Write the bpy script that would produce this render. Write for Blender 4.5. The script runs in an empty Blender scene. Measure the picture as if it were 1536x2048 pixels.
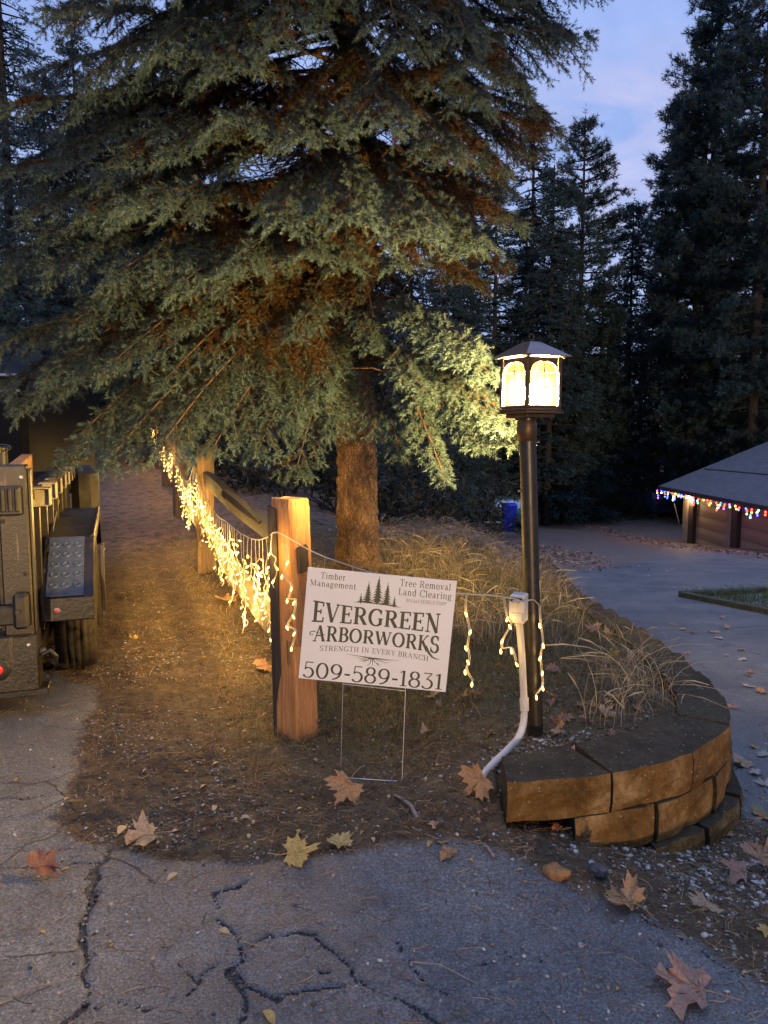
import bpy, math, random
import numpy as np
from mathutils import Vector, Matrix, Euler
random.seed(7); rng = np.random.default_rng(7)
PI = math.pi
sc = bpy.context.scene
col = sc.collection
# ------------------------------------------------------------ camera frame
H = 1.45; F = 1480.0; PITCH = math.atan(154/1480.0)
cp, sp_ = math.cos(PITCH), math.sin(PITCH)
def ray(px, py):
    x = (px-768)/F; z = -(py-1024)/F
    return np.array([x, cp + z*sp_, -sp_ + z*cp])
def P(px, py, Y):
    d = ray(px, py); t = Y/d[1]
    return np.array([d[0]*t, Y, H + d[2]*t])
def G(px, py, z=0.0):
    d = ray(px, py); t = (z-H)/d[2]
    return np.array([d[0]*t, d[1]*t, z])
# ------------------------------------------------------------ numpy noise
_perm = np.random.default_rng(3).random((256, 256))
def vnoise(x, y):
    x = np.asarray(x, float); y = np.asarray(y, float)
    xi = np.floor(x).astype(int); yi = np.floor(y).astype(int)
    fx = x-xi; fy = y-yi; fx = fx*fx*(3-2*fx); fy = fy*fy*(3-2*fy)
    a = _perm[xi & 255, yi & 255]; b = _perm[(xi+1) & 255, yi & 255]
    c = _perm[xi & 255, (yi+1) & 255]; d = _perm[(xi+1) & 255, (yi+1) & 255]
    return (a*(1-fx)+b*fx)*(1-fy)+(c*(1-fx)+d*fx)*fy
def fbm(x, y, o=4, s=1.0):
    r = 0; a = .5; 
    for i in range(o):
        r = r+a*vnoise(x*s+17.3*i, y*s+5.1*i); s *= 2.03; a *= .5
    return r
def sst(a, b, x):
    t = np.clip((np.asarray(x, float)-a)/(b-a), 0, 1); return t*t*(3-2*t)
# ------------------------------------------------------------ terrain
EPX = [(1014,1567,.24),(1225,1547,.24),(1390,1507,.24),(1466,1450,.24),(1452,1393,.24),(1390,1333,.22),(1322,1282,.17),(1245,1235,.1),(1165,1190,0),(1108,1128,-.45),(1042,1095,-1.1),(985,1072,-1.8),(930,1050,-2.3)]
EDGE3 = np.array([G(*p) for p in EPX]); EDGE = EDGE3[:, :2]; EZ = EDGE3[:, 2]
ISL = list(map(tuple, EDGE))+[(3.2, 37), (-80, 37), (-80, EDGE[0][1])]
def edge_z(x, y):
    best = np.full(np.shape(x), 1e9); zz = np.zeros(np.shape(x))
    for i in range(len(EDGE)-1):
        (x0, y0), (x1, y1) = EDGE[i], EDGE[i+1]; dx, dy = x1-x0, y1-y0
        t = np.clip(((x-x0)*dx+(y-y0)*dy)/(dx*dx+dy*dy), 0, 1); d = np.hypot(x-x0-t*dx, y-y0-t*dy)
        k = d < best; best = np.where(k, d, best); zz = np.where(k, EZ[i]*(1-t)+EZ[i+1]*t, zz)
    return best, zz
def inpoly(x, y, poly):
    x = np.asarray(x, float); y = np.asarray(y, float)
    r = np.zeros(x.shape, bool); n = len(poly)
    for i in range(n):
        x0, y0 = poly[i]; x1, y1 = poly[(i+1) % n]
        if y0 == y1: continue
        c = ((y0 > y) != (y1 > y)) & (x < (x1-x0)*(y-y0)/(y1-y0)+x0)
        r ^= c
    return r
def pdist(x, y, pl, closed=False):
    x = np.asarray(x, float); y = np.asarray(y, float)
    d = np.full(x.shape, 1e9); n = len(pl)
    for i in range(n if closed else n-1):
        x0, y0 = pl[i]; x1, y1 = pl[(i+1) % n]
        dx, dy = x1-x0, y1-y0; L = dx*dx+dy*dy+1e-12
        t = np.clip(((x-x0)*dx+(y-y0)*dy)/L, 0, 1)
        d = np.minimum(d, np.hypot(x-x0-t*dx, y-y0-t*dy))
    return d
def zdrive(x, y):
    x = np.asarray(x, float); y = np.asarray(y, float)
    z = np.interp(y, [3, 6, 10, 20, 28, 38, 60], [0, -.22, -.62, -1.6, -2.45, -2.85, -2.9])
    z = z-0.2*sst(.35, 1.8, x)*sst(1.6, 2.9, y)
    return z
def zisl(x, y):
    x = np.asarray(x, float); y = np.asarray(y, float)
    left = sst(.3, -1.8, x)
    z = .065*np.maximum(0, np.minimum(y, 24)-4)*left
    z = z+.17*sst(-.1, .6+.2*np.maximum(0, y-5), x)*sst(2.45, 2.95, y)*np.interp(y, [0, 5, 11, 25, 40], [1, 1, .9, -8, -17])
    z = z+.30*np.exp(-((x-.0)/1.3)**2-((y-7.6)/2.6)**2)
    d, ez = edge_z(x, y)
    w = np.exp(-(d/np.interp(y, [2.4, 4, 8, 20], [.38, .5, .8, 1.6]))**2)*sst(2.3, 2.6, y)*np.maximum(sst(EDGE[0][0]-.02, EDGE[0][0]+.08, x), .85*sst(EDGE[0][1]+.2, EDGE[0][1]+.7, y))
    return z*(1-w)+(ez-.045)*w
def height(x, y, bumps=True):
    x = np.asarray(x, float); y = np.asarray(y, float)
    ins = inpoly(x, y, ISL)
    zd = zdrive(x, y); zi = zisl(x, y); ins &= (pdist(x, y, EDGE) > .12) | (y < EDGE[0][1]+.12) & (x < EDGE[0][0]+.03)
    z = np.where(ins, zi, zd)+.075*np.exp(-((x-.28)/.38)**2-((y-2.52)/.32)**2)*((~ins) | (x < EDGE[0][0]))
    # forested rise behind everything and to the sides
    z = z+np.maximum(0, np.minimum(y, 85)-43)*.07+np.maximum(0, x-26)*.12+np.maximum(0, -x-9)*.1*sst(6, 12, y)
    if bumps:
        a = asph(x, y)
        b = (fbm(x, y, 4, 6.0)-.47)*.06+(fbm(x+9, y+3, 3, 30.)-.44)*.032
        c = (fbm(x, y, 3, 1.5)-.44)*.02+(fbm(x, y, 2, 60.)-.37)*.002
        k = sst(-.03, .03, a)
        z = z+b*(1-k)+c*k-.004*(1-k)+.002*k
    return z
DIRT_FRONT = [G(*p)[:2] for p in [(195,1380),(180,1460),(150,1560),(125,1630),(160,1680),(230,1700),(330,1715),(560,1722),(760,1712),(900,1722),(1050,1745),(1150,1780),(1300,1835),(1420,1900),(1600,2000)]]
R_ = [(2.15, 2.2), (1.9, 2.6)]+[(p[0]+.10, p[1]+.02) for p in EDGE[3:]]+[(3.6, 36), (12, 39), (60, 41)]
L_ = [(-60, 50), (-17, 30), (-8.2, 16), (-5.2, 10), (-3.2, 6), (-2.2, 4.4)]
DIRT = [tuple(p) for p in DIRT_FRONT]+R_+[(200, 41), (200, 400), (-200, 400), (-200, 50)]+L_
PLANTER = [(4.3, 10.5), (4.7, 8.3), (5.1, 6.3), (9.5, 6), (9.5, 11.2), (5.7, 11.0)]
def asph(x, y):
    """signed distance: > 0 on asphalt"""
    x = np.asarray(x, float); y = np.asarray(y, float)
    d = pdist(x, y, DIRT, True)
    s = np.where(inpoly(x, y, DIRT), -1, 1)*d
    return s+(fbm(x, y, 3, 3.5)-.44)*np.clip(.25*(y/3), .16, .8)*.8
# ------------------------------------------------------------ mesh helpers
def tag(o, label=None, cat=None, group=None, kind=None):
    if label: o['label'] = label
    if cat: o['category'] = cat
    if group: o['group'] = group
    if kind: o['kind'] = kind
    return o
def empty(name, loc=(0,0,0), rot=(0,0,0)):
    o = bpy.data.objects.new(name, None); o.location = loc; o.rotation_euler = rot
    o.empty_display_size = .1; col.objects.link(o); return o
def np_mesh(name, V, faces, mats, parent=None, mi=None, color=None, smooth=False, attrs=None):
    """faces: list of int arrays (n,k)"""
    me = bpy.data.meshes.new(name)
    V = np.ascontiguousarray(V, dtype=np.float32)
    me.vertices.add(len(V)); me.vertices.foreach_set('co', V.ravel())
    idx = np.concatenate([f.ravel() for f in faces]).astype(np.int32)
    tot = np.concatenate([np.full(len(f), f.shape[1], np.int32) for f in faces])
    st = np.concatenate([[0], np.cumsum(tot)[:-1]]).astype(np.int32)
    me.loops.add(len(idx)); me.loops.foreach_set('vertex_index', idx)
    me.polygons.add(len(tot)); me.polygons.foreach_set('loop_start', st)
    if mi is not None: me.polygons.foreach_set('material_index', np.ascontiguousarray(mi, dtype=np.int32))
    if smooth: me.polygons.foreach_set('use_smooth', np.ones(len(tot), bool))
    if color is not None:
        ca = me.attributes.new('Col', 'FLOAT_COLOR', 'POINT')
        c = np.ones((len(V), 4), np.float32); c[:, :3] = color
        ca.data.foreach_set('color', c.ravel())
    for k, v in (attrs or {}).items():
        a = me.attributes.new(k, 'FLOAT', 'POINT'); a.data.foreach_set('value', np.ascontiguousarray(v, dtype=np.float32))
    me.update(calc_edges=True); me.validate()
    for m in (mats if isinstance(mats, (list, tuple)) else [mats]): me.materials.append(m)
    o = bpy.data.objects.new(name, me); col.objects.link(o)
    if parent: o.parent = parent
    return o
class MB:
    def __init__(s): s.v = []; s.f = []; s.m = []; s.mi = 0; s.sm = []
    def add(s, vs, fs, sm=False):
        n = len(s.v); s.v += [tuple(map(float, v)) for v in vs]
        for f in fs: s.f.append(tuple(n+i for i in f)); s.m.append(s.mi); s.sm.append(sm)
        return s
    def box(s, c, d, rot=None, bev=0.0, taper=1.0):
        x, y, z = [k/2 for k in d]; b = min(bev, x*.9, y*.9, z*.9)
        if b <= 0:
            vs = [(sx*x*(taper if sz > 0 else 1), sy*y*(taper if sz > 0 else 1), sz*z) for sx in (-1,1) for sy in (-1,1) for sz in (-1,1)]
            fs = [(0,1,3,2),(4,6,7,5),(0,4,5,1),(2,3,7,6),(0,2,6,4),(1,5,7,3)]
        else:
            vs = []; fs = []; idx = {}
            for sx in (-1,1):
                for sy in (-1,1):
                    for sz in (-1,1):
                        k = taper if sz > 0 else 1
                        for ax in range(3):
                            p = [sx*x*k, sy*y*k, sz*z]
                            for o in range(3):
                                if o != ax: p[o] -= (sx,sy,sz)[o]*b
                            idx[(sx,sy,sz,ax)] = len(vs); vs.append(tuple(p))
            for ax in range(3):
                o1, o2 = [a for a in range(3) if a != ax]
                for sg in (-1,1):
                    q = []
                    for a, c2 in ((-1,-1),(1,-1),(1,1),(-1,1)):
                        k = [0,0,0]; k[ax] = sg; k[o1] = a; k[o2] = c2; q.append(idx[(k[0],k[1],k[2],ax)])
                    fs.append(tuple(q))
            for ax in range(3):  # edges along ax
                o1, o2 = [a for a in range(3) if a != ax]
                for a in (-1,1):
                    for c2 in (-1,1):
                        k0 = [0,0,0]; k0[o1] = a; k0[o2] = c2; k1 = list(k0); k0[ax] = -1; k1[ax] = 1
                        fs.append((idx[(*k0,o1)], idx[(*k1,o1)], idx[(*k1,o2)], idx[(*k0,o2)]))
            for sx in (-1,1):
                for sy in (-1,1):
                    for sz in (-1,1): fs.append(tuple(idx[(sx,sy,sz,a)] for a in range(3)))
        M = Matrix.Translation(Vector(tuple(map(float, c))))
        if rot is not None: M = M @ (rot.to_4x4() if isinstance(rot, Matrix) else Euler(rot).to_matrix().to_4x4())
        return s.add([M @ Vector(v) for v in vs], fs)
    def hexa(s, pts):  # 8 pts: bottom 4 ccw, top 4 ccw
        return s.add(pts, [(3,2,1,0),(4,5,6,7),(0,1,5,4),(1,2,6,5),(2,3,7,6),(3,0,4,7)])
    def tube(s, pts, r, n=8, cap=True, sm=True):
        pts = [Vector(tuple(map(float, p))) for p in pts]; rs = r if isinstance(r, (list, tuple)) else [r]*len(pts)
        vs = []; up = Vector((0,0,1)); prev = None
        for i, p in enumerate(pts):
            t = (pts[min(i+1, len(pts)-1)]-pts[max(i-1, 0)]); t = t.normalized() if t.length > 1e-9 else up
            if prev is None:
                a = t.orthogonal().normalized()
            else:
                a = (prev-t*prev.dot(t)); a = a.normalized() if a.length > 1e-6 else t.orthogonal().normalized()
            prev = a; b = t.cross(a)
            for k in range(n):
                an = 2*PI*k/n; vs.append(p+(a*math.cos(an)+b*math.sin(an))*rs[i])
        fs = [(i*n+k, i*n+(k+1) % n, (i+1)*n+(k+1) % n, (i+1)*n+k) for i in range(len(pts)-1) for k in range(n)]
        s.add(vs, fs, sm)
        if cap:
            m = len(vs); s.add(vs[:n], [tuple(range(n))[::-1]]); s.add(vs[m-n:], [tuple(range(n))])
        return s
    def lathe(s, prof, c=(0,0,0), n=24, M=None, sm=True):
        vs = []
        for r, z in prof:
            for k in range(n):
                a = 2*PI*k/n; v = Vector((r*math.cos(a), r*math.sin(a), z)); vs.append((M @ v if M else v)+Vector(tuple(map(float, c))))
        fs = [(i*n+k, i*n+(k+1) % n, (i+1)*n+(k+1) % n, (i+1)*n+k) for i in range(len(prof)-1) for k in range(n)]
        s.add(vs, fs, sm); return s
    def build(s, name, mats, parent=None, smooth=None):
        me = bpy.data.meshes.new(name); me.from_pydata(s.v, [], s.f)
        me.polygons.foreach_set('material_index', s.m)
        me.polygons.foreach_set('use_smooth', s.sm if smooth is None else [smooth]*len(s.f))
        for m in (mats if isinstance(mats, (list, tuple)) else [mats]): me.materials.append(m)
        me.update(); o = bpy.data.objects.new(name, me); col.objects.link(o)
        if parent: o.parent = parent
        return o
def dup(o, parent=None):
    c = o.copy(); col.objects.link(c)
    if parent: c.parent = parent
    for ch in [k for k in bpy.data.objects if k.parent == o]: dup(ch, c)
    return c
# ------------------------------------------------------------ materials
def nt(name):
    m = bpy.data.materials.new(name); m.use_nodes = True; t = m.node_tree
    return m, t, t.nodes['Principled BSDF'], t.nodes['Material Output']
def N(t, typ, **kw):
    n = t.nodes.new(typ)
    for k, v in kw.items():
        if k.startswith('i_'):
            key = k[2:].replace('_', ' '); n.inputs[int(key) if key.isdigit() else key].default_value = v
        else: setattr(n, k, v)
    return n
def ramp(t, fac, stops):
    r = t.nodes.new('ShaderNodeValToRGB'); e = r.color_ramp.elements
    while len(e) < len(stops): e.new(.5)
    for k, (p, c) in enumerate(stops): e[k].position = p; e[k].color = (*c, 1) if len(c) == 3 else c
    t.links.new(fac, r.inputs[0]); return r.outputs[0]
def mixc(t, f, a, b, mode='MIX'):
    n = t.nodes.new('ShaderNodeMix'); n.data_type = 'RGBA'; n.blend_type = mode
    for s, v in ((0, f), (6, a), (7, b)):
        if isinstance(v, (int, float)): n.inputs[s].default_value = v
        elif isinstance(v, tuple): n.inputs[s].default_value = (*v, 1)
        else: t.links.new(v, n.inputs[s])
    return n.outputs[2]
def mth(t, op, a, b=0.0, c=None, clamp=False):
    n = t.nodes.new('ShaderNodeMath'); n.operation = op; n.use_clamp = clamp
    for s, v in ((0, a), (1, b), (2, c)):
        if v is None: continue
        if isinstance(v, (int, float)): n.inputs[s].default_value = v
        else: t.links.new(v, n.inputs[s])
    return n.outputs[0]
def noise(t, scale, detail=4, rough=.55, vec=None, dist=0.0, w=None):
    n = t.nodes.new('ShaderNodeTexNoise'); n.inputs['Scale'].default_value = scale
    n.inputs['Detail'].default_value = detail; n.inputs['Roughness'].default_value = rough; n.inputs['Distortion'].default_value = dist
    if vec is not None: t.links.new(vec, n.inputs['Vector'])
    return n.outputs[0]
def bump(t, bs, h, strength=.3, dist=.01, normal=None):
    b = t.nodes.new('ShaderNodeBump'); b.inputs['Strength'].default_value = strength; b.inputs['Distance'].default_value = dist
    t.links.new(h, b.inputs['Height'])
    if normal is not None: t.links.new(normal, b.inputs['Normal'])
    t.links.new(b.outputs[0], bs.inputs['Normal']); return b.outputs[0]
def coord(t, kind='Object', scale=None):
    c = t.nodes.new('ShaderNodeTexCoord').outputs[kind]
    if scale is None: return c
    m = t.nodes.new('ShaderNodeMapping'); m.inputs['Scale'].default_value = scale; t.links.new(c, m.inputs[0]); return m.outputs[0]
def simple(name, c, rough=.6, metal=0.0, var=.25, scale=20., bmp=.15, bdist=.003, spec=.5, coat=0):
    m, t, b, o = nt(name); v = coord(t)
    f = noise(t, scale, 5, .6, v)
    lo = tuple(k*(1-var) for k in c); hi = tuple(min(1, k*(1+var)) for k in c)
    cc = ramp(t, f, [(.3, lo), (.7, hi)]); t.links.new(cc, b.inputs['Base Color'])
    f2 = noise(t, scale*.4, 3, .6, v)
    rr = mth(t, 'MULTIPLY_ADD', f2, .3, rough-.15, True); t.links.new(rr, b.inputs['Roughness'])
    b.inputs['Metallic'].default_value = metal; b.inputs['Specular IOR Level'].default_value = spec; b.inputs['Coat Weight'].default_value = coat
    if bmp: bump(t, b, f, bmp, bdist)
    return m
def emis(name, c, s, sample='AUTO'):
    m, t, b, o = nt(name); b.inputs['Base Color'].default_value = (*c, 1); b.inputs['Roughness'].default_value = .3
    b.inputs['Emission Color'].default_value = (*c, 1); b.inputs['Emission Strength'].default_value = s
    try: m.cycles.emission_sampling = sample
    except Exception: pass
    return m
def attrmat(name, rough=.6, transl=0.25, var=.3, scale=3.0, spec=.3, gain=1.0):
    m, t, b, o = nt(name); a = N(t, 'ShaderNodeAttribute', attribute_name='Col')
    f = noise(t, scale, 3, .6, coord(t)); k = ramp(t, f, [(.3, (1-var,)*3), (.7, (1+var,)*3)])
    c = mixc(t, 1.0, a.outputs['Color'], k, 'MULTIPLY')
    t.links.new(c, b.inputs['Base Color']); b.inputs['Roughness'].default_value = rough; b.inputs['Specular IOR Level'].default_value = spec
    if transl:
        tr = N(t, 'ShaderNodeBsdfTranslucent'); t.links.new(c, tr.inputs[0])
        mx = N(t, 'ShaderNodeMixShader'); mx.inputs[0].default_value = transl
        t.links.new(b.outputs[0], mx.inputs[1]); t.links.new(tr.outputs[0], mx.inputs[2]); t.links.new(mx.outputs[0], o.inputs[0])
    return m
# ============================================================ GROUND
def N_col(t, s, v):
    n = t.nodes.new('ShaderNodeTexNoise'); n.inputs['Scale'].default_value = s; t.links.new(v, n.inputs['Vector']); return n.outputs[1]
def ground_mat():
    m, t, b, o = nt('ground_mix'); v = coord(t)
    A = N(t, 'ShaderNodeAttribute', attribute_name='asph').outputs['Fac']
    CR = N(t, 'ShaderNodeAttribute', attribute_name='crack').outputs['Fac']
    GR = N(t, 'ShaderNodeAttribute', attribute_name='green').outputs['Fac']
    LT = N(t, 'ShaderNodeAttribute', attribute_name='litter').outputs['Fac']
    n1 = noise(t, 9, 6, .65, v); n2 = noise(t, 70, 5, .7, v); n3 = noise(t, 1.3, 3, .5, v); n4 = noise(t, 300, 3, .6, v)
    # asphalt
    ac = ramp(t, n1, [(.25, (.085, .083, .08)), (.55, (.135, .132, .126)), (.8, (.19, .185, .175))])
    ac = mixc(t, 1.0, ac, ramp(t, n2, [(.3, (.72,)*3), (.62, (1.2,)*3)]), 'MULTIPLY')
    ac = mixc(t, 1.0, ac, ramp(t, n3, [(.35, (.72, .73, .78)), (.65, (1.2, 1.18, 1.14))]), 'MULTIPLY')
    vo = N(t, 'ShaderNodeTexVoronoi', feature='F1'); vo.inputs['Scale'].default_value = 75; t.links.new(v, vo.inputs['Vector'])
    agg = N(t, 'ShaderNodeTexVoronoi', feature='F1'); agg.inputs['Scale'].default_value = 170; t.links.new(v, agg.inputs['Vector'])
    ag = mth(t, 'LESS_THAN', agg.outputs['Distance'], .28)
    agc = N(t, 'ShaderNodeSeparateColor'); t.links.new(agg.outputs['Color'], agc.inputs[0])
    ag2 = mth(t, 'MULTIPLY', ag, mth(t, 'GREATER_THAN', agc.outputs[0], .72))
    vo2 = N(t, 'ShaderNodeSeparateColor'); t.links.new(vo.outputs['Color'], vo2.inputs[0])
    st = mth(t, 'MULTIPLY', mth(t, 'LESS_THAN', vo.outputs['Distance'], .33), mth(t, 'GREATER_THAN', vo2.outputs[0], .9))
    n5 = noise(t, 130, 6, .85, v); ac = mixc(t, 1.0, ac, ramp(t, n5, [(.36, (.3,)*3), (.5, (.9,)*3), (.62, (2.1,)*3)]), 'MULTIPLY')
    ac = mixc(t, mth(t, 'MULTIPLY', ag2, .35), ac, (.36, .36, .38))
    st = mth(t, 'MULTIPLY', mth(t, 'LESS_THAN', mth(t, 'ADD', vo.outputs['Distance'], mth(t, 'MULTIPLY_ADD', n4, .5, -.25)), .2), mth(t, 'GREATER_THAN', vo2.outputs[0], .93))
    ac = mixc(t, mth(t, 'MULTIPLY', st, mth(t, 'MULTIPLY', vo2.outputs[1], .8)), ac, (.4, .39, .38))
    dk = mth(t, 'MULTIPLY', ag, mth(t, 'LESS_THAN', agc.outputs[1], .3)); ac = mixc(t, mth(t, 'MULTIPLY', dk, .6), ac, (.05, .052, .06))
    ac = mixc(t, 1.0, ac, (.86, .86, .84), 'MULTIPLY')
    wn = N_col(t, 3.5, v); wc = mixc(t, .16, v, wn); fv = N(t, 'ShaderNodeTexVoronoi', feature='DISTANCE_TO_EDGE'); fv.inputs['Scale'].default_value = 2.3; t.links.new(wc, fv.inputs['Vector'])
    fm = ramp(t, noise(t, 1.1, 2, .5, v), [(.48, (0,)*3), (.6, (1,)*3)]); fl = mth(t, 'LESS_THAN', mth(t, 'ADD', fv.outputs['Distance'], mth(t, 'MULTIPLY_ADD', n2, .03, -.015)), .009); fine = mth(t, 'MULTIPLY', fl, fm)
    CR = mth(t, 'MAXIMUM', CR, mth(t, 'MULTIPLY', fine, .8))
    # cracks
    ck = mth(t, 'ADD', CR, mth(t, 'MULTIPLY_ADD', n2, 1.5, -.75)); ck = ramp(t, ck, [(.42, (0,)*3), (.62, (1,)*3)])
    ac = mixc(t, ck, ac, ramp(t, n4, [(.3, (.012, .012, .013)), (.75, (.07, .065, .06))]))
    # dirt
    dc = ramp(t, n1, [(.25, (.035, .022, .010)), (.5, (.08, .052, .024)), (.8, (.15, .10, .05))])
    dc = mixc(t, 1.0, dc, ramp(t, n2, [(.3, (.55,)*3), (.65, (1.35,)*3)]), 'MULTIPLY')
    dc = mixc(t, mth(t, 'MULTIPLY', st, .5), dc, (.38, .34, .28))
    gc = ramp(t, n2, [(.3, (.05, .055, .018)), (.7, (.17, .15, .06))])
    gg = mth(t, 'MULTIPLY', GR, ramp(t, n1, [(.3, (.2,)*3), (.6, (1,)*3)])); dc = mixc(t, gg, dc, gc)
    lc = ramp(t, n2, [(.3, (.10, .05, .03)), (.7, (.30, .17, .10))]); 
    A2 = mth(t, 'ADD', mth(t, 'MULTIPLY', A, 20.0), mth(t, 'MULTIPLY_ADD', n2, 2.4, -.7), clamp=True)
    c = mixc(t, A2, dc, ac)
    ll = ramp(t, mth(t, 'ADD', mth(t, 'MULTIPLY', LT, 1.0), mth(t, 'MULTIPLY_ADD', n1, 1.6, -.8)), [(.35, (0,)*3), (.65, (1,)*3)])
    c = mixc(t, mth(t, 'MULTIPLY', ll, .9), c, lc)
    t.links.new(c, b.inputs['Base Color'])
    rr = mth(t, 'MULTIPLY_ADD', A2, -.36, .92); rr = mth(t, 'ADD', rr, mth(t, 'MULTIPLY_ADD', n1, .3, -.12), clamp=True); t.links.new(rr, b.inputs['Roughness'])
    h = mth(t, 'ADD', mth(t, 'MULTIPLY', n2, .8), mth(t, 'MULTIPLY', n4, .35)); h = mth(t, 'SUBTRACT', h, mth(t, 'MULTIPLY', ck, 1.0))
    h = mth(t, 'ADD', h, mth(t, 'MULTIPLY', st, .4))
    bump(t, b, h, 1., .009)
    return m
GM = ground_mat()
def cracks():
    L = []
    def c(w, *p): L.append((w, [tuple(G(*q)[:2]) for q in p]))
    c(.045, (213,1690),(196,1760),(190,1800),(168,1850),(170,1900),(160,1990),(150,2048),(140,2120))
    c(.02, (500,1765),(440,1790),(430,1835),(470,1870),(492,1925),(480,1960),(505,2010),(500,2070))
    c(.016, (500,1898),(560,1888),(600,1880),(650,1882),(690,1925),(730,1975),(800,2000),(870,2040),(920,2080))
    c(.018, (150,2010),(215,1990),(290,2020),(380,1980),(420,1950),(480,1940),(500,1975),(570,2010),(640,1990),(700,1985))
    c(.01, (355,1925),(395,1965),(420,1960))
    c(.01, (610,1920),(625,1940),(660,1942))
    c(.009, (960,1930),(1000,1920),(1030,1910),(1060,1915))
    c(.008, (800,1890),(830,1940),(880,1985),(930,2000))
    c(.012, (560,1722),(565,1750),(545,1775))
    c(.013, (0,1745),(60,1742),(120,1735),(200,1725))
    c(.02, (0,1600),(60,1600),(130,1590),(190,1585))
    c(.016, (1180,1768),(1250,1800),(1330,1855),(1430,1920),(1560,1990))
    c(.05, (2150//2,1172),(1190,1185),(1300,1215))
    return L
CRK = cracks()
def gaxis(segs):
    out = []
    for a, b, s in segs:
        n = max(1, int(round((b-a)/s))); out += list(np.linspace(a, b, n, endpoint=False))
    out.append(segs[-1][1]); return np.array(out)
gx = gaxis([(-220,-60,16),(-60,-20,2.5),(-20,-6,.5),(-6,-2.4,.09),(-2.4,-1.4,.03),(-1.4,1.9,.009),(1.9,3,.03),(3,9,.12),(9,24,.5),(24,60,3),(60,220,16)])
gy = gaxis([(-30,-2,2),(-2,1,.2),(1,1.25,.03),(1.25,3.4,.009),(3.4,5,.022),(5,9,.05),(9,16,.12),(16,44,.4),(44,80,3),(80,330,20)])
X, Y = np.meshgrid(gx, gy)
def ground():
    x = X.ravel(); y = Y.ravel(); z = height(x, y); a = asph(x, y)
    ck = np.zeros(len(x)); near = (y < 4) & (y > .8) & (np.abs(x) < 3)
    for w, pl in CRK:
        wob = (fbm(x[near], y[near], 5, 9.)-.47)*.13
        d = pdist(x[near]+wob, y[near]-wob*.7, pl)
        ww = w*.24*(.15+1.5*vnoise(x[near]*9, y[near]*9))
        ck[near] = np.maximum(ck[near], np.exp(-(d/ww)**2))
    z = z-.012*ck*(a > 0)
    # green/grass and litter masks
    gr = np.exp(-((x-.35)/.9)**2-((y-3.9)/.8)**2)+.8*sst(4.2, 5.5, y)*sst(-.8, .1, x)+.35*np.exp(-((x+.6)/.5)**2-((y-6)/3)**2)
    gr = np.maximum(gr, inpoly(x, y, PLANTER)*1.)
    lt = 1.0*np.exp(-((x-4.3)/1.0)**2-((y-22)/5.)**2)+.52*sst(0, 3, y-(11.5+(x-2.5)*1.1))*(y < 37)+.5*np.exp(-((x-10.2-(24-y)*.03)/.9)**2)*sst(13, 20, y)*sst(33, 29, y)+.55*sst(37, 42, y)
    lt = lt+.75*sst(6, 10, y)*sst(-.5, .3, x)*(a < 0)*(y < 36)
    ny, nx = X.shape; i = np.arange(ny*nx).reshape(ny, nx)
    q = np.stack([i[:-1,:-1], i[:-1,1:], i[1:,1:], i[1:,:-1]], -1).reshape(-1, 4)
    keep = np.ones(len(q), bool)
    fa = a[q].mean(1) > 0
    V = np.stack([x, y, z], 1)
    for name, sel in (('ground', ~fa), ('driveway', fa)):
        qq = q[sel & keep]; u, inv = np.unique(qq, return_inverse=True)
        o = np_mesh(name, V[u], [inv.reshape(-1, 4)], GM, smooth=True, attrs={'asph': a[u], 'crack': ck[u], 'green': np.clip(gr[u], 0, 1), 'litter': np.clip(lt[u], 0, 1)})
        tag(o, kind='structure')
ground()
def gz(x, y): return float(height(np.array([x]), np.array([y]))[0])
def onground(px, py, z0=0.0):
    p = G(px, py, z0)
    for _ in range(6): p = G(px, py, gz(p[0], p[1]))
    return p
# ============================================================ ribbons (blades, needles)
def ribbons(P_, W, rs=None):
    """P_ (n,m,3) polylines, W (n,m) widths -> verts, quads"""
    n, m, _ = P_.shape
    T = np.gradient(P_, axis=1); r = (rng if rs is None else rs).normal(size=(n, 1, 3))
    S = np.cross(T, r); S /= np.linalg.norm(S, axis=2, keepdims=True)+1e-9
    V = np.stack([P_-S*W[..., None]/2, P_+S*W[..., None]/2], 2).reshape(-1, 3)
    b = (np.arange(n)[:, None]*m+np.arange(m-1)[None])*2
    Q = np.stack([b, b+1, b+3, b+2], -1).reshape(-1, 4)
    return V, Q
def needles(pos, dr, ln, K, nl, nw, spread=1.0, curl=0.0, tipfan=False):
    """sprigs: pos,dr (n,3), ln (n,) -> triangle needles around the stem"""
    n = len(pos)
    az = rng.random((n, K))*2*PI; tt = rng.random((n, K))
    a = np.cross(dr, np.where(np.abs(dr[:, 2:3]) < .9, [[0, 0, 1.]], [[1., 0, 0]])); a /= np.linalg.norm(a, axis=1, keepdims=True)
    b = np.cross(dr, a)
    rad = a[:, None]*np.cos(az)[..., None]+b[:, None]*np.sin(az)[..., None]
    base = pos[:, None]+dr[:, None]*(tt*ln[:, None])[..., None]
    fwd = (.55+.5*tt**3)[..., None]
    d = dr[:, None]*fwd+rad*spread*(1-.45*tt**4)[..., None]+np.array([0, 0, curl])
    d /= np.linalg.norm(d, axis=2, keepdims=True)
    L = nl*(.75+.5*rng.random((n, K)))[..., None]
    side = np.cross(d, rad+.28*rng.normal(size=(n, K, 3))); side /= np.linalg.norm(side, axis=2, keepdims=True)
    w = nw/2
    V = np.stack([base-side*w, base+side*w, base+d*L], 2).reshape(-1, 3)
    Fc = np.arange(n*K*3).reshape(-1, 3)
    return V, Fc
def unit(v): return v/(np.linalg.norm(v)+1e-9)
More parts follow.
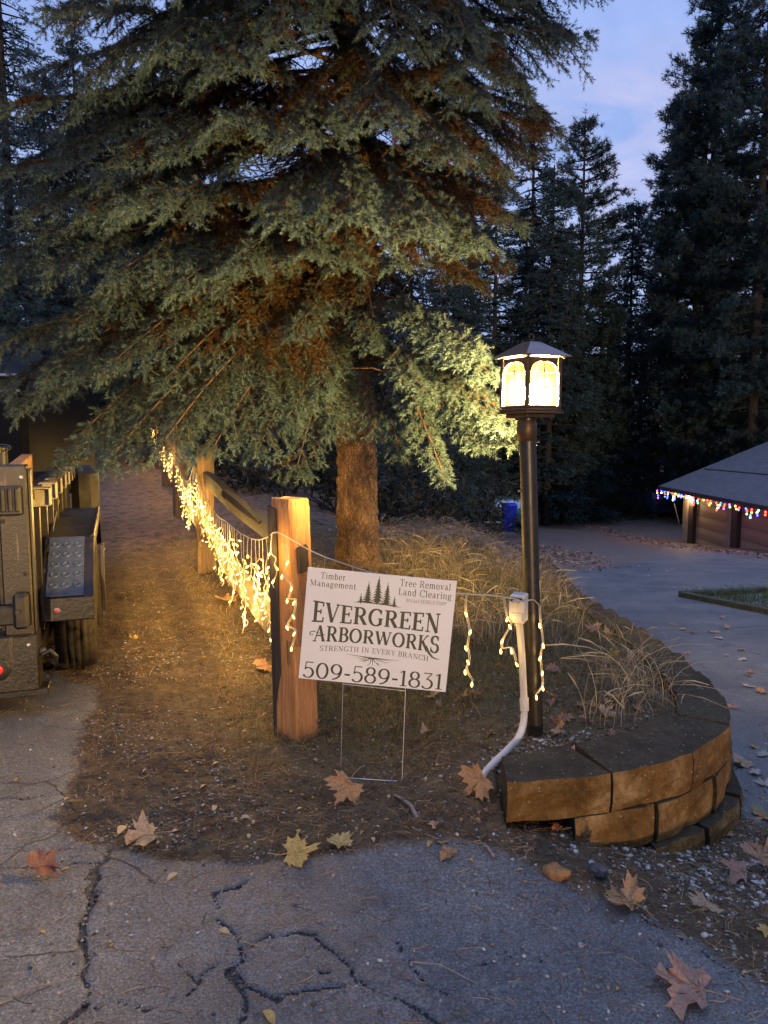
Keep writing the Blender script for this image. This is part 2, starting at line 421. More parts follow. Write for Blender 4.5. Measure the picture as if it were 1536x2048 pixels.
# ============================================================ TREES
NEED = attrmat('spruce_needles', .55, .15, .22, 1.2)
PINE = attrmat('pine_needles', .6, .15, .3, .35)
def bark_mat(name, c1, c2, sc_=14.):
    m, t, b, o = nt(name); v = coord(t, 'Object', (1, 1, .28))
    n1 = noise(t, sc_, 6, .7, v, .6); n2 = noise(t, sc_*5, 4, .6, v)
    vo = N(t, 'ShaderNodeTexVoronoi', feature='DISTANCE_TO_EDGE'); vo.inputs['Scale'].default_value = sc_*2.2
    wv = mixc(t, .12, v, N_col(t, sc_*3, v)); t.links.new(wv, vo.inputs['Vector'])
    c = ramp(t, n1, [(.3, c1), (.65, c2)]); c = mixc(t, 1., c, ramp(t, n2, [(.3, (.6,)*3), (.7, (1.25,)*3)]), 'MULTIPLY')
    e = ramp(t, vo.outputs['Distance'], [(.0, (.3,)*3), (.12, (1,)*3)]); c = mixc(t, 1., c, e, 'MULTIPLY')
    t.links.new(c, b.inputs['Base Color']); b.inputs['Roughness'].default_value = .9
    bump(t, b, mth(t, 'ADD', mth(t, 'MULTIPLY', vo.outputs['Distance'], 2.), n1), 1., .02)
    return m
def N_col(t, s, v):
    n = t.nodes.new('ShaderNodeTexNoise'); n.inputs['Scale'].default_value = s; t.links.new(v, n.inputs['Vector']); return n.outputs[1]
BARK = bark_mat('spruce_bark', (.13, .075, .04), (.34, .2, .11))
BARK2 = bark_mat('pine_bark', (.010, .010, .011), (.028, .023, .022), 5.)
TWIG = simple('dead_twig', (.06, .034, .02), .85, var=.4, scale=8, bmp=0)
class Crown:
    def __init__(s): s.p = []; s.d = []; s.l = []; s.c = []; s.w = MB()
    def sprig(s, p, d, l, c): s.p.append(p); s.d.append(unit(d)); s.l.append(l); s.c.append(c)
    def tris(s, K, nl, nw, spread=1., curl=0.):
        p = np.array(s.p); d = np.array(s.d); l = np.array(s.l)
        V, Fc = needles(p, d, l, K, nl, nw, spread, curl)
        C = np.repeat(np.array(s.c), K*3, axis=0)
        C = C*(.88+.24*rng.random((len(C)//3, 1)).repeat(3, 0))
        return V, Fc, C
    def build(s, name, K, nl, nw, mats, parent, spread=1., curl=0.):
        V, Fc, C = s.tris(K, nl, nw, spread, curl)
        wv = np.array(s.w.v).reshape(-1, 3); n0 = len(V)
        quads = np.array([f for f in s.w.f if len(f) == 4], int).reshape(-1, 4)+n0
        o = np_mesh(name, np.vstack([V, wv]), [Fc, quads], mats, parent,
                    mi=np.concatenate([np.zeros(len(Fc)), np.ones(len(quads))]), color=np.vstack([C, np.full((len(wv), 3), .12)]))
        return o
GREEN = np.array([.056, .090, .100]); OLD_SHADED = np.array([.020, .025, .017]); BROWN = np.array([.060, .034, .013])  # older and dead needle tones also darkened to paint shade inside the crown
def bez(a, m, b, n):
    t = np.linspace(0, 1, n)[:, None]; return (1-t)**2*a+2*t*(1-t)*m+t*t*b
def limb(cr, root, tip, sag=.15, spread=.55, step=.10, hang=.35, start=.3, dead=.15, tint=1.0, bare=0.0, sl=.09, r0=.022):
    root = np.array(root, float); tip = np.array(tip, float); L = np.linalg.norm(tip-root)
    mid = (root+tip)/2+np.array([0, 0, sag*L])
    n = max(6, int(L/step)); pts = bez(root, mid, tip, n)
    cr.w.tube(pts[::2] if n > 12 else pts, list(np.linspace(r0, .004, len(pts[::2] if n > 12 else pts))), 5, cap=False)
    flat = unit(np.array([tip[0]-root[0], tip[1]-root[1], 0])); side = np.array([-flat[1], flat[0], 0])
    for i in range(n):
        t = i/(n-1); p = pts[i]; d = unit(pts[min(i+1, n-1)]-pts[max(i-1, 0)])
        if t < start:
            if random.random() < .5:  # bare dead twigs inside
                dd = unit(d*.5+side*random.uniform(-1, 1)+np.array([0, 0, random.uniform(-.8, .4)])); l = random.uniform(.15, .5)
                q = [p, p+dd*l*.5+rng.normal(size=3)*.02, p+dd*l+rng.normal(size=3)*.04]
                cr.w.tube(q, [.004, .003, .0015], 3, cap=False)
            continue
        prof = min(1, (t-start)/.25+.25)*(1-t)**.55+.12
        for _ in range(2): cr.sprig(p, unit(d*.9+side*random.uniform(-.8, .8)+np.array([0, 0, random.uniform(.1, .7)])), sl, (GREEN*.6+OLD_SHADED*.4)*tint)
        for sg in (-1, 1):
            l = spread*prof*random.uniform(.5, 1.2)*min(1., L/1.5+.3)
            bd = unit(d*random.uniform(.55, .95)+side*sg*random.uniform(.6, 1.)+np.array([0, 0, -hang*random.uniform(.3, 1.3)]))
            m = max(2, int(l/.05)); be = p+bd*l+np.array([0, 0, -.18*l])
            bp = bez(p, p+bd*l*.5+np.array([0, 0, .05*l]), be, m+1)
            cr.w.tube([bp[0], bp[len(bp)//2], bp[-1]], [.006, .004, .002], 3, cap=False)
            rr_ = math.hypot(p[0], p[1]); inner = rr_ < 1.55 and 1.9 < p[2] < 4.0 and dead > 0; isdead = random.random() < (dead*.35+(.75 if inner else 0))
            for j in range(m):
                u = (j+1)/m; q = bp[j+1]; bdd = unit(bp[j+1]-bp[j])
                if random.random() < bare: continue
                age_shade = 1-min(1, max(0, t*.6+u*.6-.42)/.62)**1.7
                c = GREEN*(1-age_shade)+OLD_SHADED*age_shade
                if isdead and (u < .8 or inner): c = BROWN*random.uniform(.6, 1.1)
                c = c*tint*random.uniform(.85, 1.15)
                sd = np.cross(bdd, [0, 0, 1.]); sd = unit(sd)
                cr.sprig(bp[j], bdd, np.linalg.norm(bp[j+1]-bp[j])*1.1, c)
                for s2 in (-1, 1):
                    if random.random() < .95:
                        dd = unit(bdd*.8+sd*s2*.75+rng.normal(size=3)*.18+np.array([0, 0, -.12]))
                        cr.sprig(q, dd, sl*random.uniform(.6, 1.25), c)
            cr.sprig(be, unit(bp[-1]-bp[-2]), sl*.9, GREEN*tint)
    cr.sprig(pts[-1], unit(pts[-1]-pts[-2]), sl*1.2, GREEN*tint)
# ---- the big blue spruce
TY = 6.6
def spruce():
    base = onground(716, 1130, .27); bx, by = (716-768)/F*TY*1.0, TY
    bz = gz(bx, by)-.05
    root = empty('spruce_tree', (bx, by, bz))
    tag(root, 'huge blue spruce with thick bare lower trunk behind the wooden fence post', 'tree')
    # trunk
    nz, na = 420, 110; hh = 11.0
    zz = np.concatenate([np.linspace(0, 3.2, 320), np.linspace(3.25, hh, 100)]); an = np.linspace(0, 2*PI, na, endpoint=False)
    A_, Z_ = np.meshgrid(an, zz)
    r = np.interp(Z_, [0, .12, .35, 1.5, 3, hh], [.245, .205, .183, .172, .155, .03])
    ph = A_/(2*PI)
    ns = fbm(np.cos(A_)*9+50, Z_*9+np.sin(A_)*9, 3, 1.3); pl = fbm(np.cos(A_)*16+20, np.sin(A_)*16+Z_*16, 2, 1.5)
    rg = np.abs(vnoise(ph*26+fbm(Z_*3, A_, 2)*1.5, Z_*11)-.5)
    r = r*(1+.05*(ns-.45))+.028*(np.clip(rg*2.2, 0, 1)**.6-.6)*np.clip(r/.15, 0, 1)+.012*(pl-.4)
    r = r+.03*np.exp(-Z_/.12)*np.cos(A_*4+1)
    V = np.stack([r*np.cos(A_)-.012*Z_, r*np.sin(A_), Z_], -1).reshape(-1, 3)
    i = np.arange(nz*na).reshape(nz, na); Q = np.stack([i[:-1], np.roll(i, -1, 1)[:-1], np.roll(i, -1, 1)[1:], i[1:]], -1).reshape(-1, 4)
    np_mesh('trunk', V, [Q], BARK, root, smooth=True)
    O = np.array([bx, by, bz])
    def loc(p): return np.array(p)-O
    cr = Crown()
    def tr(z): return np.array([-.012*(z-bz), 0, z-bz])     # local trunk point at world z
    # general whorls up the crown
    z = 3.05; k = 0
    while z < 10.2:
        nb = 8
        for j in range(nb):
            a = 2*PI*(j+random.random()*.7)/nb+k*.9
            cx, cy = math.cos(a), math.sin(a)
            R = np.interp(z, [2.9, 4, 6, 8, 10.5], [1.5, 1.75, 1.85, 1.6, .8])
            if cx < -.2: R *= 1+.75*(-cx-.2)*np.interp(z, [3, 5, 8], [1.3, 1., .5])
            if cy < -.3: R *= 1.12
            R *= random.uniform(.82, 1.1)
            if cy > .5 and random.random() < .35: continue
            if z < 3.35 and (cx > -.3 and cy < .3): continue
            if z < 3.9 and cx > .2: R *= .65
            dz = -np.interp(z, [2.9, 5, 9], [.28, .12, -.15])*R
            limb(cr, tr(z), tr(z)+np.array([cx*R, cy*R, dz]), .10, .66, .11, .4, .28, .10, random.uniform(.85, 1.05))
        z += np.interp(z, [3, 8], [.36, .42]); k += 1
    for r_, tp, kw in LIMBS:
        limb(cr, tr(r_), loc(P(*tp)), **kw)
    # dead twigs under the canopy, left of the trunk
    for _ in range(230):
        zz_ = random.uniform(1.9, 4.2); a = random.uniform(PI*.55, PI*1.65); l = random.uniform(.5, 1.9)
        p = tr(zz_); d = np.array([math.cos(a), math.sin(a), random.uniform(-.45, .15)])
        q1 = p+d*l*.5+rng.normal(size=3)*.05; q2 = p+d*l+np.array([0, 0, -.12*l])+rng.normal(size=3)*.08
        cr.w.tube(bez(p, q1, q2, 6), [.009, .007, .005, .004, .003, .0015], 4, cap=False)
        for s in range(random.randint(2, 6)):
            u = random.uniform(.25, .95); b0 = bez(p, q1, q2, 20)[int(u*19)]; dd = unit(d+rng.normal(size=3)*.8)
            cr.w.tube([b0, b0+dd*.12+rng.normal(size=3)*.02, b0+dd*.3+np.array([0, 0, -.04])], [.003, .002, .001], 3, cap=False)
            if random.random() < .22: cr.sprig(b0+dd*.1, dd, .15, BROWN)
    print('spruce sprigs', len(cr.p))
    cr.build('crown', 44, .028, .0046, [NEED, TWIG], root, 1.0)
LIMBS = [
 # upper crown masses reaching towards the camera
 (5.6, (180,150,5.0), dict(sag=.12, spread=.75)), (5.4, (320,90,4.7), dict(sag=.12, spread=.75)), (5.6, (440,130,4.6), dict(sag=.12, spread=.7)), (5.9, (560,60,4.6), dict(sag=.12, spread=.7)),
 (6.2, (250,-20,4.9), dict(sag=.12, spread=.75)), (6.3, (400,-60,4.6), dict(sag=.12, spread=.75)), (6.0, (120,20,5.4), dict(sag=.1, spread=.75)),
 (4.8, (90,330,5.2), dict(sag=.1, spread=.8)), (4.7, (210,330,4.9), dict(sag=.12, spread=.75, dead=.3)), (4.5, (330,300,4.9), dict(sag=.1, spread=.7, dead=.3)), (5.1, (140,230,5.4), dict(sag=.1, spread=.8)),
 (4.2, (60,420,5.2), dict(sag=.1, spread=.8)), (4.1, (180,410,5.0), dict(sag=.1, spread=.75)), (4.9, (-20,380,6.2), dict(sag=.1, spread=.8)),
 (5.8, (800,80,4.8), dict(sag=.12, spread=.7)), (5.9, (930,60,4.9), dict(sag=.12, spread=.7)), (5.7, (1040,150,5.4), dict(sag=.1, spread=.65)), (5.5, (1090,230,6.2), dict(sag=.1, spread=.6)),
 (6.3, (1100,60,6.0), dict(sag=.1, spread=.6)), (6.4, (1000,-40,5.4), dict(sag=.1, spread=.65)), (5.0, (1060,300,6.2), dict(sag=.1, spread=.6)), (5.2, (950,190,5.0), dict(sag=.1, spread=.65)), (6.4, (700,-60,4.9), dict(sag=.1, spread=.7)),
 # (root z, (px,py,Y tip), options)
 # A: bright row at left, y ~ 480-580
 (3.5, (110,520,4.9), dict(sag=.1, spread=.75, start=.3)), (3.45, (230,545,4.7), dict(sag=.1, spread=.75)),
 (3.4, (370,560,4.7), dict(sag=.1, spread=.7)), (3.3, (470,520,4.6), dict(sag=.1, spread=.65)), (3.6, (30,500,5.2), dict(sag=.1, spread=.75)),
 (3.7, (-60,560,5.6), dict(sag=.1, spread=.8)), (3.3, (180,590,5.3), dict(sag=.1, spread=.7)),
 # B: central pad
 (3.9, (560,430,4.4), dict(sag=.12, spread=.6)), (4.0, (700,430,4.3), dict(sag=.12, spread=.6)), (4.0, (830,450,4.4), dict(sag=.12, spread=.6)),
 (3.9, (950,480,4.7), dict(sag=.12, spread=.6)), (3.8, (1035,440,5.3), dict(sag=.12, spread=.6)), (3.7, (930,480,5.0), dict(sag=.1, spread=.5)),
 (3.5, (620,500,4.7), dict(sag=.08, spread=.45)), (3.75, (690,520,4.8), dict(sag=.1, spread=.5, dead=.5)), (3.7, (790,520,4.9), dict(sag=.1, spread=.5, dead=.5)), (3.4, (960,560,5.9), dict(sag=.1, spread=.5)), (3.6, (1010,520,6.2), dict(sag=.1, spread=.5)), (3.3, (720,590,5.4), dict(sag=.08, spread=.4, dead=1.)), (3.2, (620,600,5.4), dict(sag=.08, spread=.4, dead=1.)),
 (4.6, (600,270,4.6), dict(sag=.12, spread=.6)), (4.7, (760,230,4.5), dict(sag=.12, spread=.6)), (4.6, (900,300,4.8), dict(sag=.12, spread=.6)),
 (4.5, (1010,330,5.4), dict(sag=.1, spread=.6)), (4.4, (470,330,4.9), dict(sag=.1, spread=.6)),
 # D: low left mass over the path
 (2.75, (130,900,4.9), dict(sag=.2, spread=.8, start=.25, hang=.5)), (2.7, (230,905,4.7), dict(sag=.2, spread=.8, start=.25, hang=.5)),
 (2.65, (330,880,4.6), dict(sag=.2, spread=.75, start=.25, hang=.5)), (2.6, (430,890,4.7), dict(sag=.2, spread=.7, start=.25, hang=.5)),
 (2.5, (520,890,4.8), dict(sag=.18, spread=.6, start=.3, hang=.5)), (2.45, (595,930,5.1), dict(sag=.16, spread=.5, start=.3, hang=.5)),
 (2.85, (40,800,5.3), dict(sag=.15, spread=.8, start=.25)), (2.9, (-30,700,5.4), dict(sag=.12, spread=.8, start=.25)),
 (3.1, (100,740,5.0), dict(sag=.15, spread=.8, dead=.5)), (3.1, (230,720,4.8), dict(sag=.15, spread=.7, dead=.9)), (3.0, (330,760,4.9), dict(sag=.15, spread=.6, dead=1.)),
 (2.9, (430,780,5.0), dict(sag=.15, spread=.5, dead=1.)), (3.2, (150,640,5.1), dict(sag=.12, spread=.7, dead=.7)), (3.15, (300,640,5.2), dict(sag=.12, spread=.6, dead=1.)),
 (2.9, (-20,780,6.2), dict(sag=.12, spread=.8)), (2.8, (200,870,6.0), dict(sag=.12, spread=.8)), (2.7, (370,860,6.2), dict(sag=.12, spread=.7)),
 (3.0, (470,650,5.2), dict(sag=.1, spread=.45, dead=.7)), (2.5, (480,860,6.8), dict(sag=.1, spread=.6)),
 # E: lamp lit tufts by the trunk
 (2.45, (590,665,4.9), dict(sag=.22, spread=.3, start=.55, dead=0, hang=.2)), (2.4, (745,690,5.0), dict(sag=.3, spread=.22, start=.5, dead=0)),
 (2.45, (955,700,3.95), dict(sag=.12, spread=.30, start=.62, dead=0, hang=.25)), (2.5, (880,675,4.3), dict(sag=.15, spread=.28, start=.6, dead=0, hang=.2)),
 (2.3, (980,745,3.8), dict(sag=.12, spread=.30, start=.62, dead=0, hang=.3)), (2.15, (1030,850,3.75), dict(sag=.12, spread=.32, start=.6, dead=0, hang=.35)),
 (2.1, (1025,880,3.9), dict(sag=.15, spread=.28, start=.62, dead=0, hang=.4)), (2.0, (885,945,4.05), dict(sag=.24, spread=.22, start=.62, dead=0, hang=.3)),
 (2.0, (965,885,4.1), dict(sag=.18, spread=.24, start=.62, dead=0, hang=.3)), (2.1, (850,790,4.3), dict(sag=.2, spread=.24, start=.6, dead=0)),
  (2.2, (580,840,4.9), dict(sag=.2, spread=.34, start=.4, dead=0)),
 (2.1, (660,860,5.1), dict(sag=.25, spread=.26, start=.45, dead=0)), (2.0, (800,905,5.0), dict(sag=.25, spread=.2, start=.55, dead=0)),
 (2.3, (640,780,5.1), dict(sag=.2, spread=.3, start=.4, dead=0)),
 (2.2, (750,860,5.2), dict(sag=.25, spread=.28, start=.4, dead=0)),
]
spruce()
# ---- background conifers
def conifer(px, topy, Yd, R, kind, label, group, name='pine_tree', low=None, tint=1.0, dens=1.0, lean=0.0):
    x = (px-768)/F*Yd; bz = gz(x, Yd)-.2
    top = P(px, topy, Yd)[2]; Ht = top-bz
    root = empty(name, (x, Yd, bz)); tag(root, label, 'tree', group)
    tw = MB(); r0 = .007*Ht+.06
    tw.tube([(0, 0, 0), (lean*.3, 0, Ht*.4), (lean*.7, 0, Ht*.75), (lean, 0, Ht)], [r0, r0*.75, r0*.4, .03], 12, cap=False)
    tw.build('trunk', BARK2, root)
    cr = Crown(); s = Yd/30.
    cb = (.12 if low is None else low)*Ht
    vis_top = P(px, -60, Yd)[2]-bz
    z = cb
    while z < Ht-.1:
        t = (z-cb)/(Ht-cb)
        Rz = R*((1-t)**.75*.95+.06) if kind == 'fir' else R*min(1, .55+1.4*t)*min(1, (1-t)*2.3+.12)
        if z < vis_top+1.5:
            nb = 6 if kind == 'fir' else 5
            for j in range(nb):
                a = random.random()*2*PI
                if kind == 'pine' and random.random() < .12: continue
                r = Rz*random.uniform(.6, 1.15); up = (-.18 if kind == 'fir' else .25)*r+random.uniform(-.1, .1)*r
                if kind == 'pine' and t < .35: up = -.1*r
                d = np.array([math.cos(a), math.sin(a), 0]); p0 = np.array([lean*t, 0, z]); p1 = p0+d*r+np.array([0, 0, up])
                pts = bez(p0, (p0+p1)/2+np.array([0, 0, (.08 if kind == 'fir' else -.1)*r]), p1, 7)
                cr.w.tube(pts[::3], [.045*s, .028*s, .012*s], 3, cap=False)
                sd = np.array([-d[1], d[0], 0])
                n = max(5, int(r/((.10 if kind == 'pine' else .17)*s)*dens))
                for q in range(n):
                    u = random.uniform(.12, 1)**.7; b0 = pts[min(6, int(u*6))]
                    w = .42*r*(1.05-u)*random.uniform(-1, 1)
                    b1 = b0+sd*w+d*abs(w)*.5+np.array([0, 0, random.uniform(-.12, .1)*s])
                    c = np.array([.022, .046, .051])*tint*random.uniform(.6, 1.4)
                    if kind == 'pine':
                        for _ in range(2):
                            cr.sprig(b1+rng.normal(size=3)*.1*s, unit(d+np.array([0, 0, .7])+rng.normal(size=3)*.5), .16*s, c)
                        if abs(w) > .3: cr.w.tube([b0, b1], [.012*s, .006*s], 3, cap=False)
                    else:
                        for _ in range(2):
                            cr.sprig(b1+rng.normal(size=3)*.06*s, unit(d+sd*np.sign(w)*.6+np.array([0, 0, -.25])+rng.normal(size=3)*.3), .36*s, c)
        z += (.36 if kind == 'fir' else .40)*s*random.uniform(.7, 1.2)/dens**.3
    cr.sprig(np.array([lean, 0, Ht]), np.array([0, 0, 1.]), .4*s, np.array([.03, .045, .035]))
    if kind == 'pine': cr.build('crown', 20, .17*s, .026*s, [PINE, BARK2], root, 1.2)
    else: cr.build('crown', 16, .10*s, .034*s, [PINE, BARK2], root, 1.0)
G1 = 'tall pines behind the garage'; G2 = 'dark firs beyond the driveway'; G3 = 'conifers at the far left behind the spruce'
conifer(1375, -40, 37, 2.3, 'pine', 'tall ragged pine beside the open sky above the driveway', G1, low=.08, lean=.3)
conifer(1400, -160, 38, 3.2, 'pine', 'tall dense pine rising behind the garage roof edge', G1, low=.06)
conifer(1500, -220, 34, 3.4, 'pine', 'tallest pine with straight dark trunk above the garage', G1, low=.06, lean=-.2)
conifer(1600, -150, 39, 3.4, 'pine', 'tall pine at the right edge of the photo behind the garage', G1, low=.14)
conifer(1335, 185, 44, 2.5, 'pine', 'shorter pine filling the gap between two tall pines', G1, low=.15)
conifer(1152, 232, 41, 3.2, 'pine', 'pointed pine standing alone against the bright sky gap', G2, low=.12)
conifer(1055, 200, 41, 3.3, 'fir', 'dark fir right behind the big spruce and the lamp post', G2, 'fir_tree', low=.08, tint=.9)
conifer(1095, 330, 36, 2.6, 'fir', 'dark fir left of the pointed pine', G2, 'fir_tree', low=.06)
conifer(1250, 410, 45, 2.6, 'fir', 'slim dark fir right of the pointed pine', G2, 'fir_tree', low=.06)
conifer(1195, 560, 42, 3.0, 'fir', 'low dark fir below the pointed pine', G2, 'fir_tree', low=.03)
conifer(1310, 440, 41, 3.0, 'fir', 'dark fir with low branches at the far end of the driveway', G2, 'fir_tree', low=.04)
conifer(1440, 470, 43, 3.4, 'fir', 'broad dark fir behind the garage roof', G2, 'fir_tree', low=.05)
conifer(1540, 420, 44, 3.4, 'fir', 'dark fir behind the garage at the right edge', G2, 'fir_tree', low=.05)
conifer(985, 330, 39, 3.0, 'fir', 'dark fir behind the lamp lit spruce branches', G2, 'fir_tree', low=.05)
conifer(890, 500, 24, 1.8, 'fir', 'dark fir between the spruce trunk and the lantern', G2, 'fir_tree', low=.05)
conifer(830, 640, 15, 1.5, 'fir', 'small fir with pale trunk just right of the big spruce trunk', G2, 'fir_tree', low=.10, tint=1.3)
conifer(600, 480, 21, 2.6, 'fir', 'dark fir behind the fence left of the big trunk', G2, 'fir_tree', low=.05)
conifer(450, 300, 24, 3.0, 'fir', 'dark fir behind the far end of the fence', G2, 'fir_tree', low=.04)
conifer(250, 200, 25, 3.2, 'fir', 'dark fir closing off the end of the dirt path', G3, 'fir_tree', low=.02)
conifer(45, -250, 17, 2.0, 'fir', 'tall blue dark fir at the upper left corner', G3, 'fir_tree', low=.12, tint=1.4)
conifer(-60, -100, 19, 2.6, 'fir', 'tall blue dark fir at the left edge behind the truck', G3, 'fir_tree', low=.05, tint=1.4)
conifer(120, 150, 26, 2.6, 'fir', 'dark fir behind the parked truck', G3, 'fir_tree', low=.05)
conifer(720, 200, 33, 3.4, 'fir', 'dark fir hidden behind the big spruce trunk', G2, 'fir_tree', low=.04)
conifer(330, 120, 18, 2.6, 'fir', 'dark fir behind the left crown of the big spruce', G3, 'fir_tree', low=.04)
conifer(180, 60, 30, 3.6, 'fir', 'tall dark fir far behind the truck and the spruce', G3, 'fir_tree', low=.04)
conifer(-30, 250, 14, 2.0, 'fir', 'lower blue dark fir at the left edge above the truck', G3, 'fir_tree', low=.05, tint=1.4)
conifer(940, 250, 41, 3.4, 'fir', 'tall fir seen between the spruce crown and the lamp post fir', G2, 'fir_tree', low=.04)
conifer(1490, 300, 40, 3.6, 'fir', 'dense fir between the two tallest pines', G2, 'fir_tree', low=.04)
conifer(1380, 350, 46, 3.6, 'fir', 'dense fir behind the shorter pine', G2, 'fir_tree', low=.04)
conifer(905, 330, 31, 3.0, 'fir', 'dark fir filling the view just left of the lantern', G2, 'fir_tree', low=.04)
conifer(820, 250, 37, 3.4, 'fir', 'tall dark fir far behind the right side of the big spruce', G2, 'fir_tree', low=.04)
conifer(1130, 480, 38, 3.0, 'fir', 'low broad fir in front of the pointed pine', G2, 'fir_tree', low=.03)
conifer(1045, 420, 43, 3.2, 'fir', 'dark fir directly behind the lantern roof', G2, 'fir_tree', low=.04)
# forest mass far behind: many narrow conifer silhouettes with real depth
def forest():
    cr = Crown()
    for k in range(190):
        Yd = random.uniform(46, 75); px = random.uniform(-500, 2050); x = (px-768)/F*Yd; bz = gz(x, Yd)
        Ht = random.uniform(11, 16)+(Yd-46)*.05; 
        if 900 < px < 1420: Ht = random.uniform(9, 14)
        cr.w.tube([(x, Yd, bz), (x, Yd, bz+Ht)], [.25, .03], 5, cap=False)
        R = random.uniform(2.2, 3.4)
        for q in range(240):
            t = random.random()**1.2; a = random.random()*2*PI; r = R*(1-t)*random.uniform(.3, 1)
            cr.sprig(np.array([x+r*math.cos(a), Yd+r*math.sin(a), bz+.2+t*Ht]), unit(np.array([math.cos(a), math.sin(a), -.2])), .9, np.array([.016, .027, .027])*random.uniform(.6, 1.3))
    o = cr.build('distant_forest', 12, .26, .1, [PINE, BARK2], None, 1.0); tag(o, 'dark mass of far off forest behind the driveway', 'forest', kind='stuff')
forest()
def understory():
    """dark brush along the far side of the drive"""
    cr = Crown()
    for k in range(640):
        if k < 300: x = random.uniform(4, 15) if random.random() < .8 else random.uniform(15, 30); yd = random.uniform(39.5, 47)
        elif k < 420: x = random.uniform(-6, 2.0); yd = random.uniform(20, 34)
        else: x = random.uniform(-14, -3.5); yd = random.uniform(19, 30)
        if k >= 520: yd = random.uniform(11, 21); x = -.415-.36*(yd-3.45)+random.uniform(1.2, 5)
        bz = gz(x, yd); R = random.uniform(.5, 1.3)*(.6 if k >= 520 else 1)
        for q in range(26):
            a = random.random()*2*PI; u = random.random(); r = R*math.sqrt(random.random())
            p = np.array([x+r*math.cos(a), yd+r*math.sin(a), bz+R*1.3*u])
            cr.sprig(p, unit(rng.normal(size=3)+np.array([0, 0, .6])), .3, np.array([.022, .026, .018])*random.uniform(.5, 1.5))
            if q % 9 == 0: cr.w.tube([(x, yd, bz), tuple(p), tuple(p+np.array([.1, 0, .5]))], [.02, .012, .004], 3, cap=False)
    o = cr.build('undergrowth', 10, .12, .045, [PINE, BARK2], None, 1.0); tag(o, 'dark tangled undergrowth at the edge of the woods', 'undergrowth', kind='stuff')
understory()
# ============================================================ MATERIALS for objects
BLACKM = simple('black_paint', (.022, .016, .008), .38, .0, .5, 40, .25, .002, .6)
BRONZE = simple('bronze_metal', (.10, .06, .03), .42, .6, .3, 30, .1)
ROOFM = simple('lantern_roof_metal', (.16, .12, .115), .38, .7, .2, 20, .1)
PVC = simple('grey_pvc', (.5, .47, .41), .5, 0, .08, 12, .1, .001)
WIRE = simple('white_wire', (.34, .31, .26), .5, 0, .05, 30, 0)
STEEL = simple('galvanised_steel', (.42, .42, .42), .4, .9, .15, 60, .1)
RUBBER = simple('tyre_rubber', (.035, .028, .02), .85, 0, .5, 30, .4, .004, .2)
def worn():
    m, t, b, o = nt('worn_brown_black_paint'); v = coord(t); n1 = noise(t, 5, 6, .7, v); n2 = noise(t, 60, 5, .7, v); n3 = noise(t, 2.2, 8, .75, coord(t, 'Object', (9, 9, 1)), .8)
    c = ramp(t, n1, [(.3, (.006, .005, .004)), (.55, (.016, .012, .008)), (.75, (.036, .024, .014))]); c = mixc(t, 1., c, ramp(t, n2, [(.35, (.6,)*3), (.65, (1.4,)*3)]), 'MULTIPLY')
    sc_ = ramp(t, n3, [(.60, (0,)*3), (.64, (1,)*3), (.66, (0,)*3)]); ch = ramp(t, n2, [(.68, (0,)*3), (.74, (1,)*3)])
    c = mixc(t, mth(t, 'MULTIPLY', sc_, .5), c, (.22, .16, .09)); c = mixc(t, mth(t, 'MULTIPLY', ch, .6), c, (.25, .17, .1))
    t.links.new(c, b.inputs['Base Color']); t.links.new(mth(t, 'MULTIPLY_ADD', n1, .4, .15), b.inputs['Roughness']); bump(t, b, mth(t, 'ADD', n2, n1), .5, .004); return m
TRAIL = worn()
TRAILD = simple('dark_steel', (.02, .017, .014), .5, .2, .5, 20, .2)
RUSTW = simple('orange_plywood', (.34, .16, .05), .7, 0, .3, 9, .3)
NAVY = simple('dark_navy_paint', (.002, .003, .006), .5, 0, .2, 3, 0, spec=.12)
CHROME = simple('chrome', (.3, .3, .32), .4, 1, .05, 5, 0)
def wood_mat(name, c1, c2, c3, s=1.0):
    m, t, b, o = nt(name); v = coord(t, 'Object', (22*s, 22*s, 1.3*s))
    n1 = noise(t, 1.5, 6, .65, v, .8); n2 = noise(t, 6, 5, .7, v); n3 = noise(t, 2.5, 3, .5, coord(t))
    c = ramp(t, n1, [(.3, c1), (.5, c2), (.72, c3)]); c = mixc(t, 1., c, ramp(t, n2, [(.3, (.7,)*3), (.6, (1.15,)*3)]), 'MULTIPLY')
    ck = ramp(t, n1, [(.60, (0,)*3), (.63, (1,)*3), (.65, (0,)*3)])
    c = mixc(t, mth(t, 'MULTIPLY', ck, .7), c, (.05, .025, .01))
    c = mixc(t, ramp(t, n3, [(.55, (0,)*3), (.75, (.45,)*3)]), c, c1)
    t.links.new(c, b.inputs['Base Color']); b.inputs['Roughness'].default_value = .78
    bump(t, b, mth(t, 'ADD', n1, mth(t, 'MULTIPLY', n2, .5)), .7, .006); return m
CEDAR = wood_mat('cedar', (.19, .08, .025), (.33, .16, .058), (.42, .22, .09))
CEDARM = wood_mat('aged_cedar', (.09, .05, .022), (.16, .10, .05), (.24, .16, .09))
CEDARD = wood_mat('weathered_cedar', (.014, .012, .010), (.032, .025, .02), (.06, .046, .034))
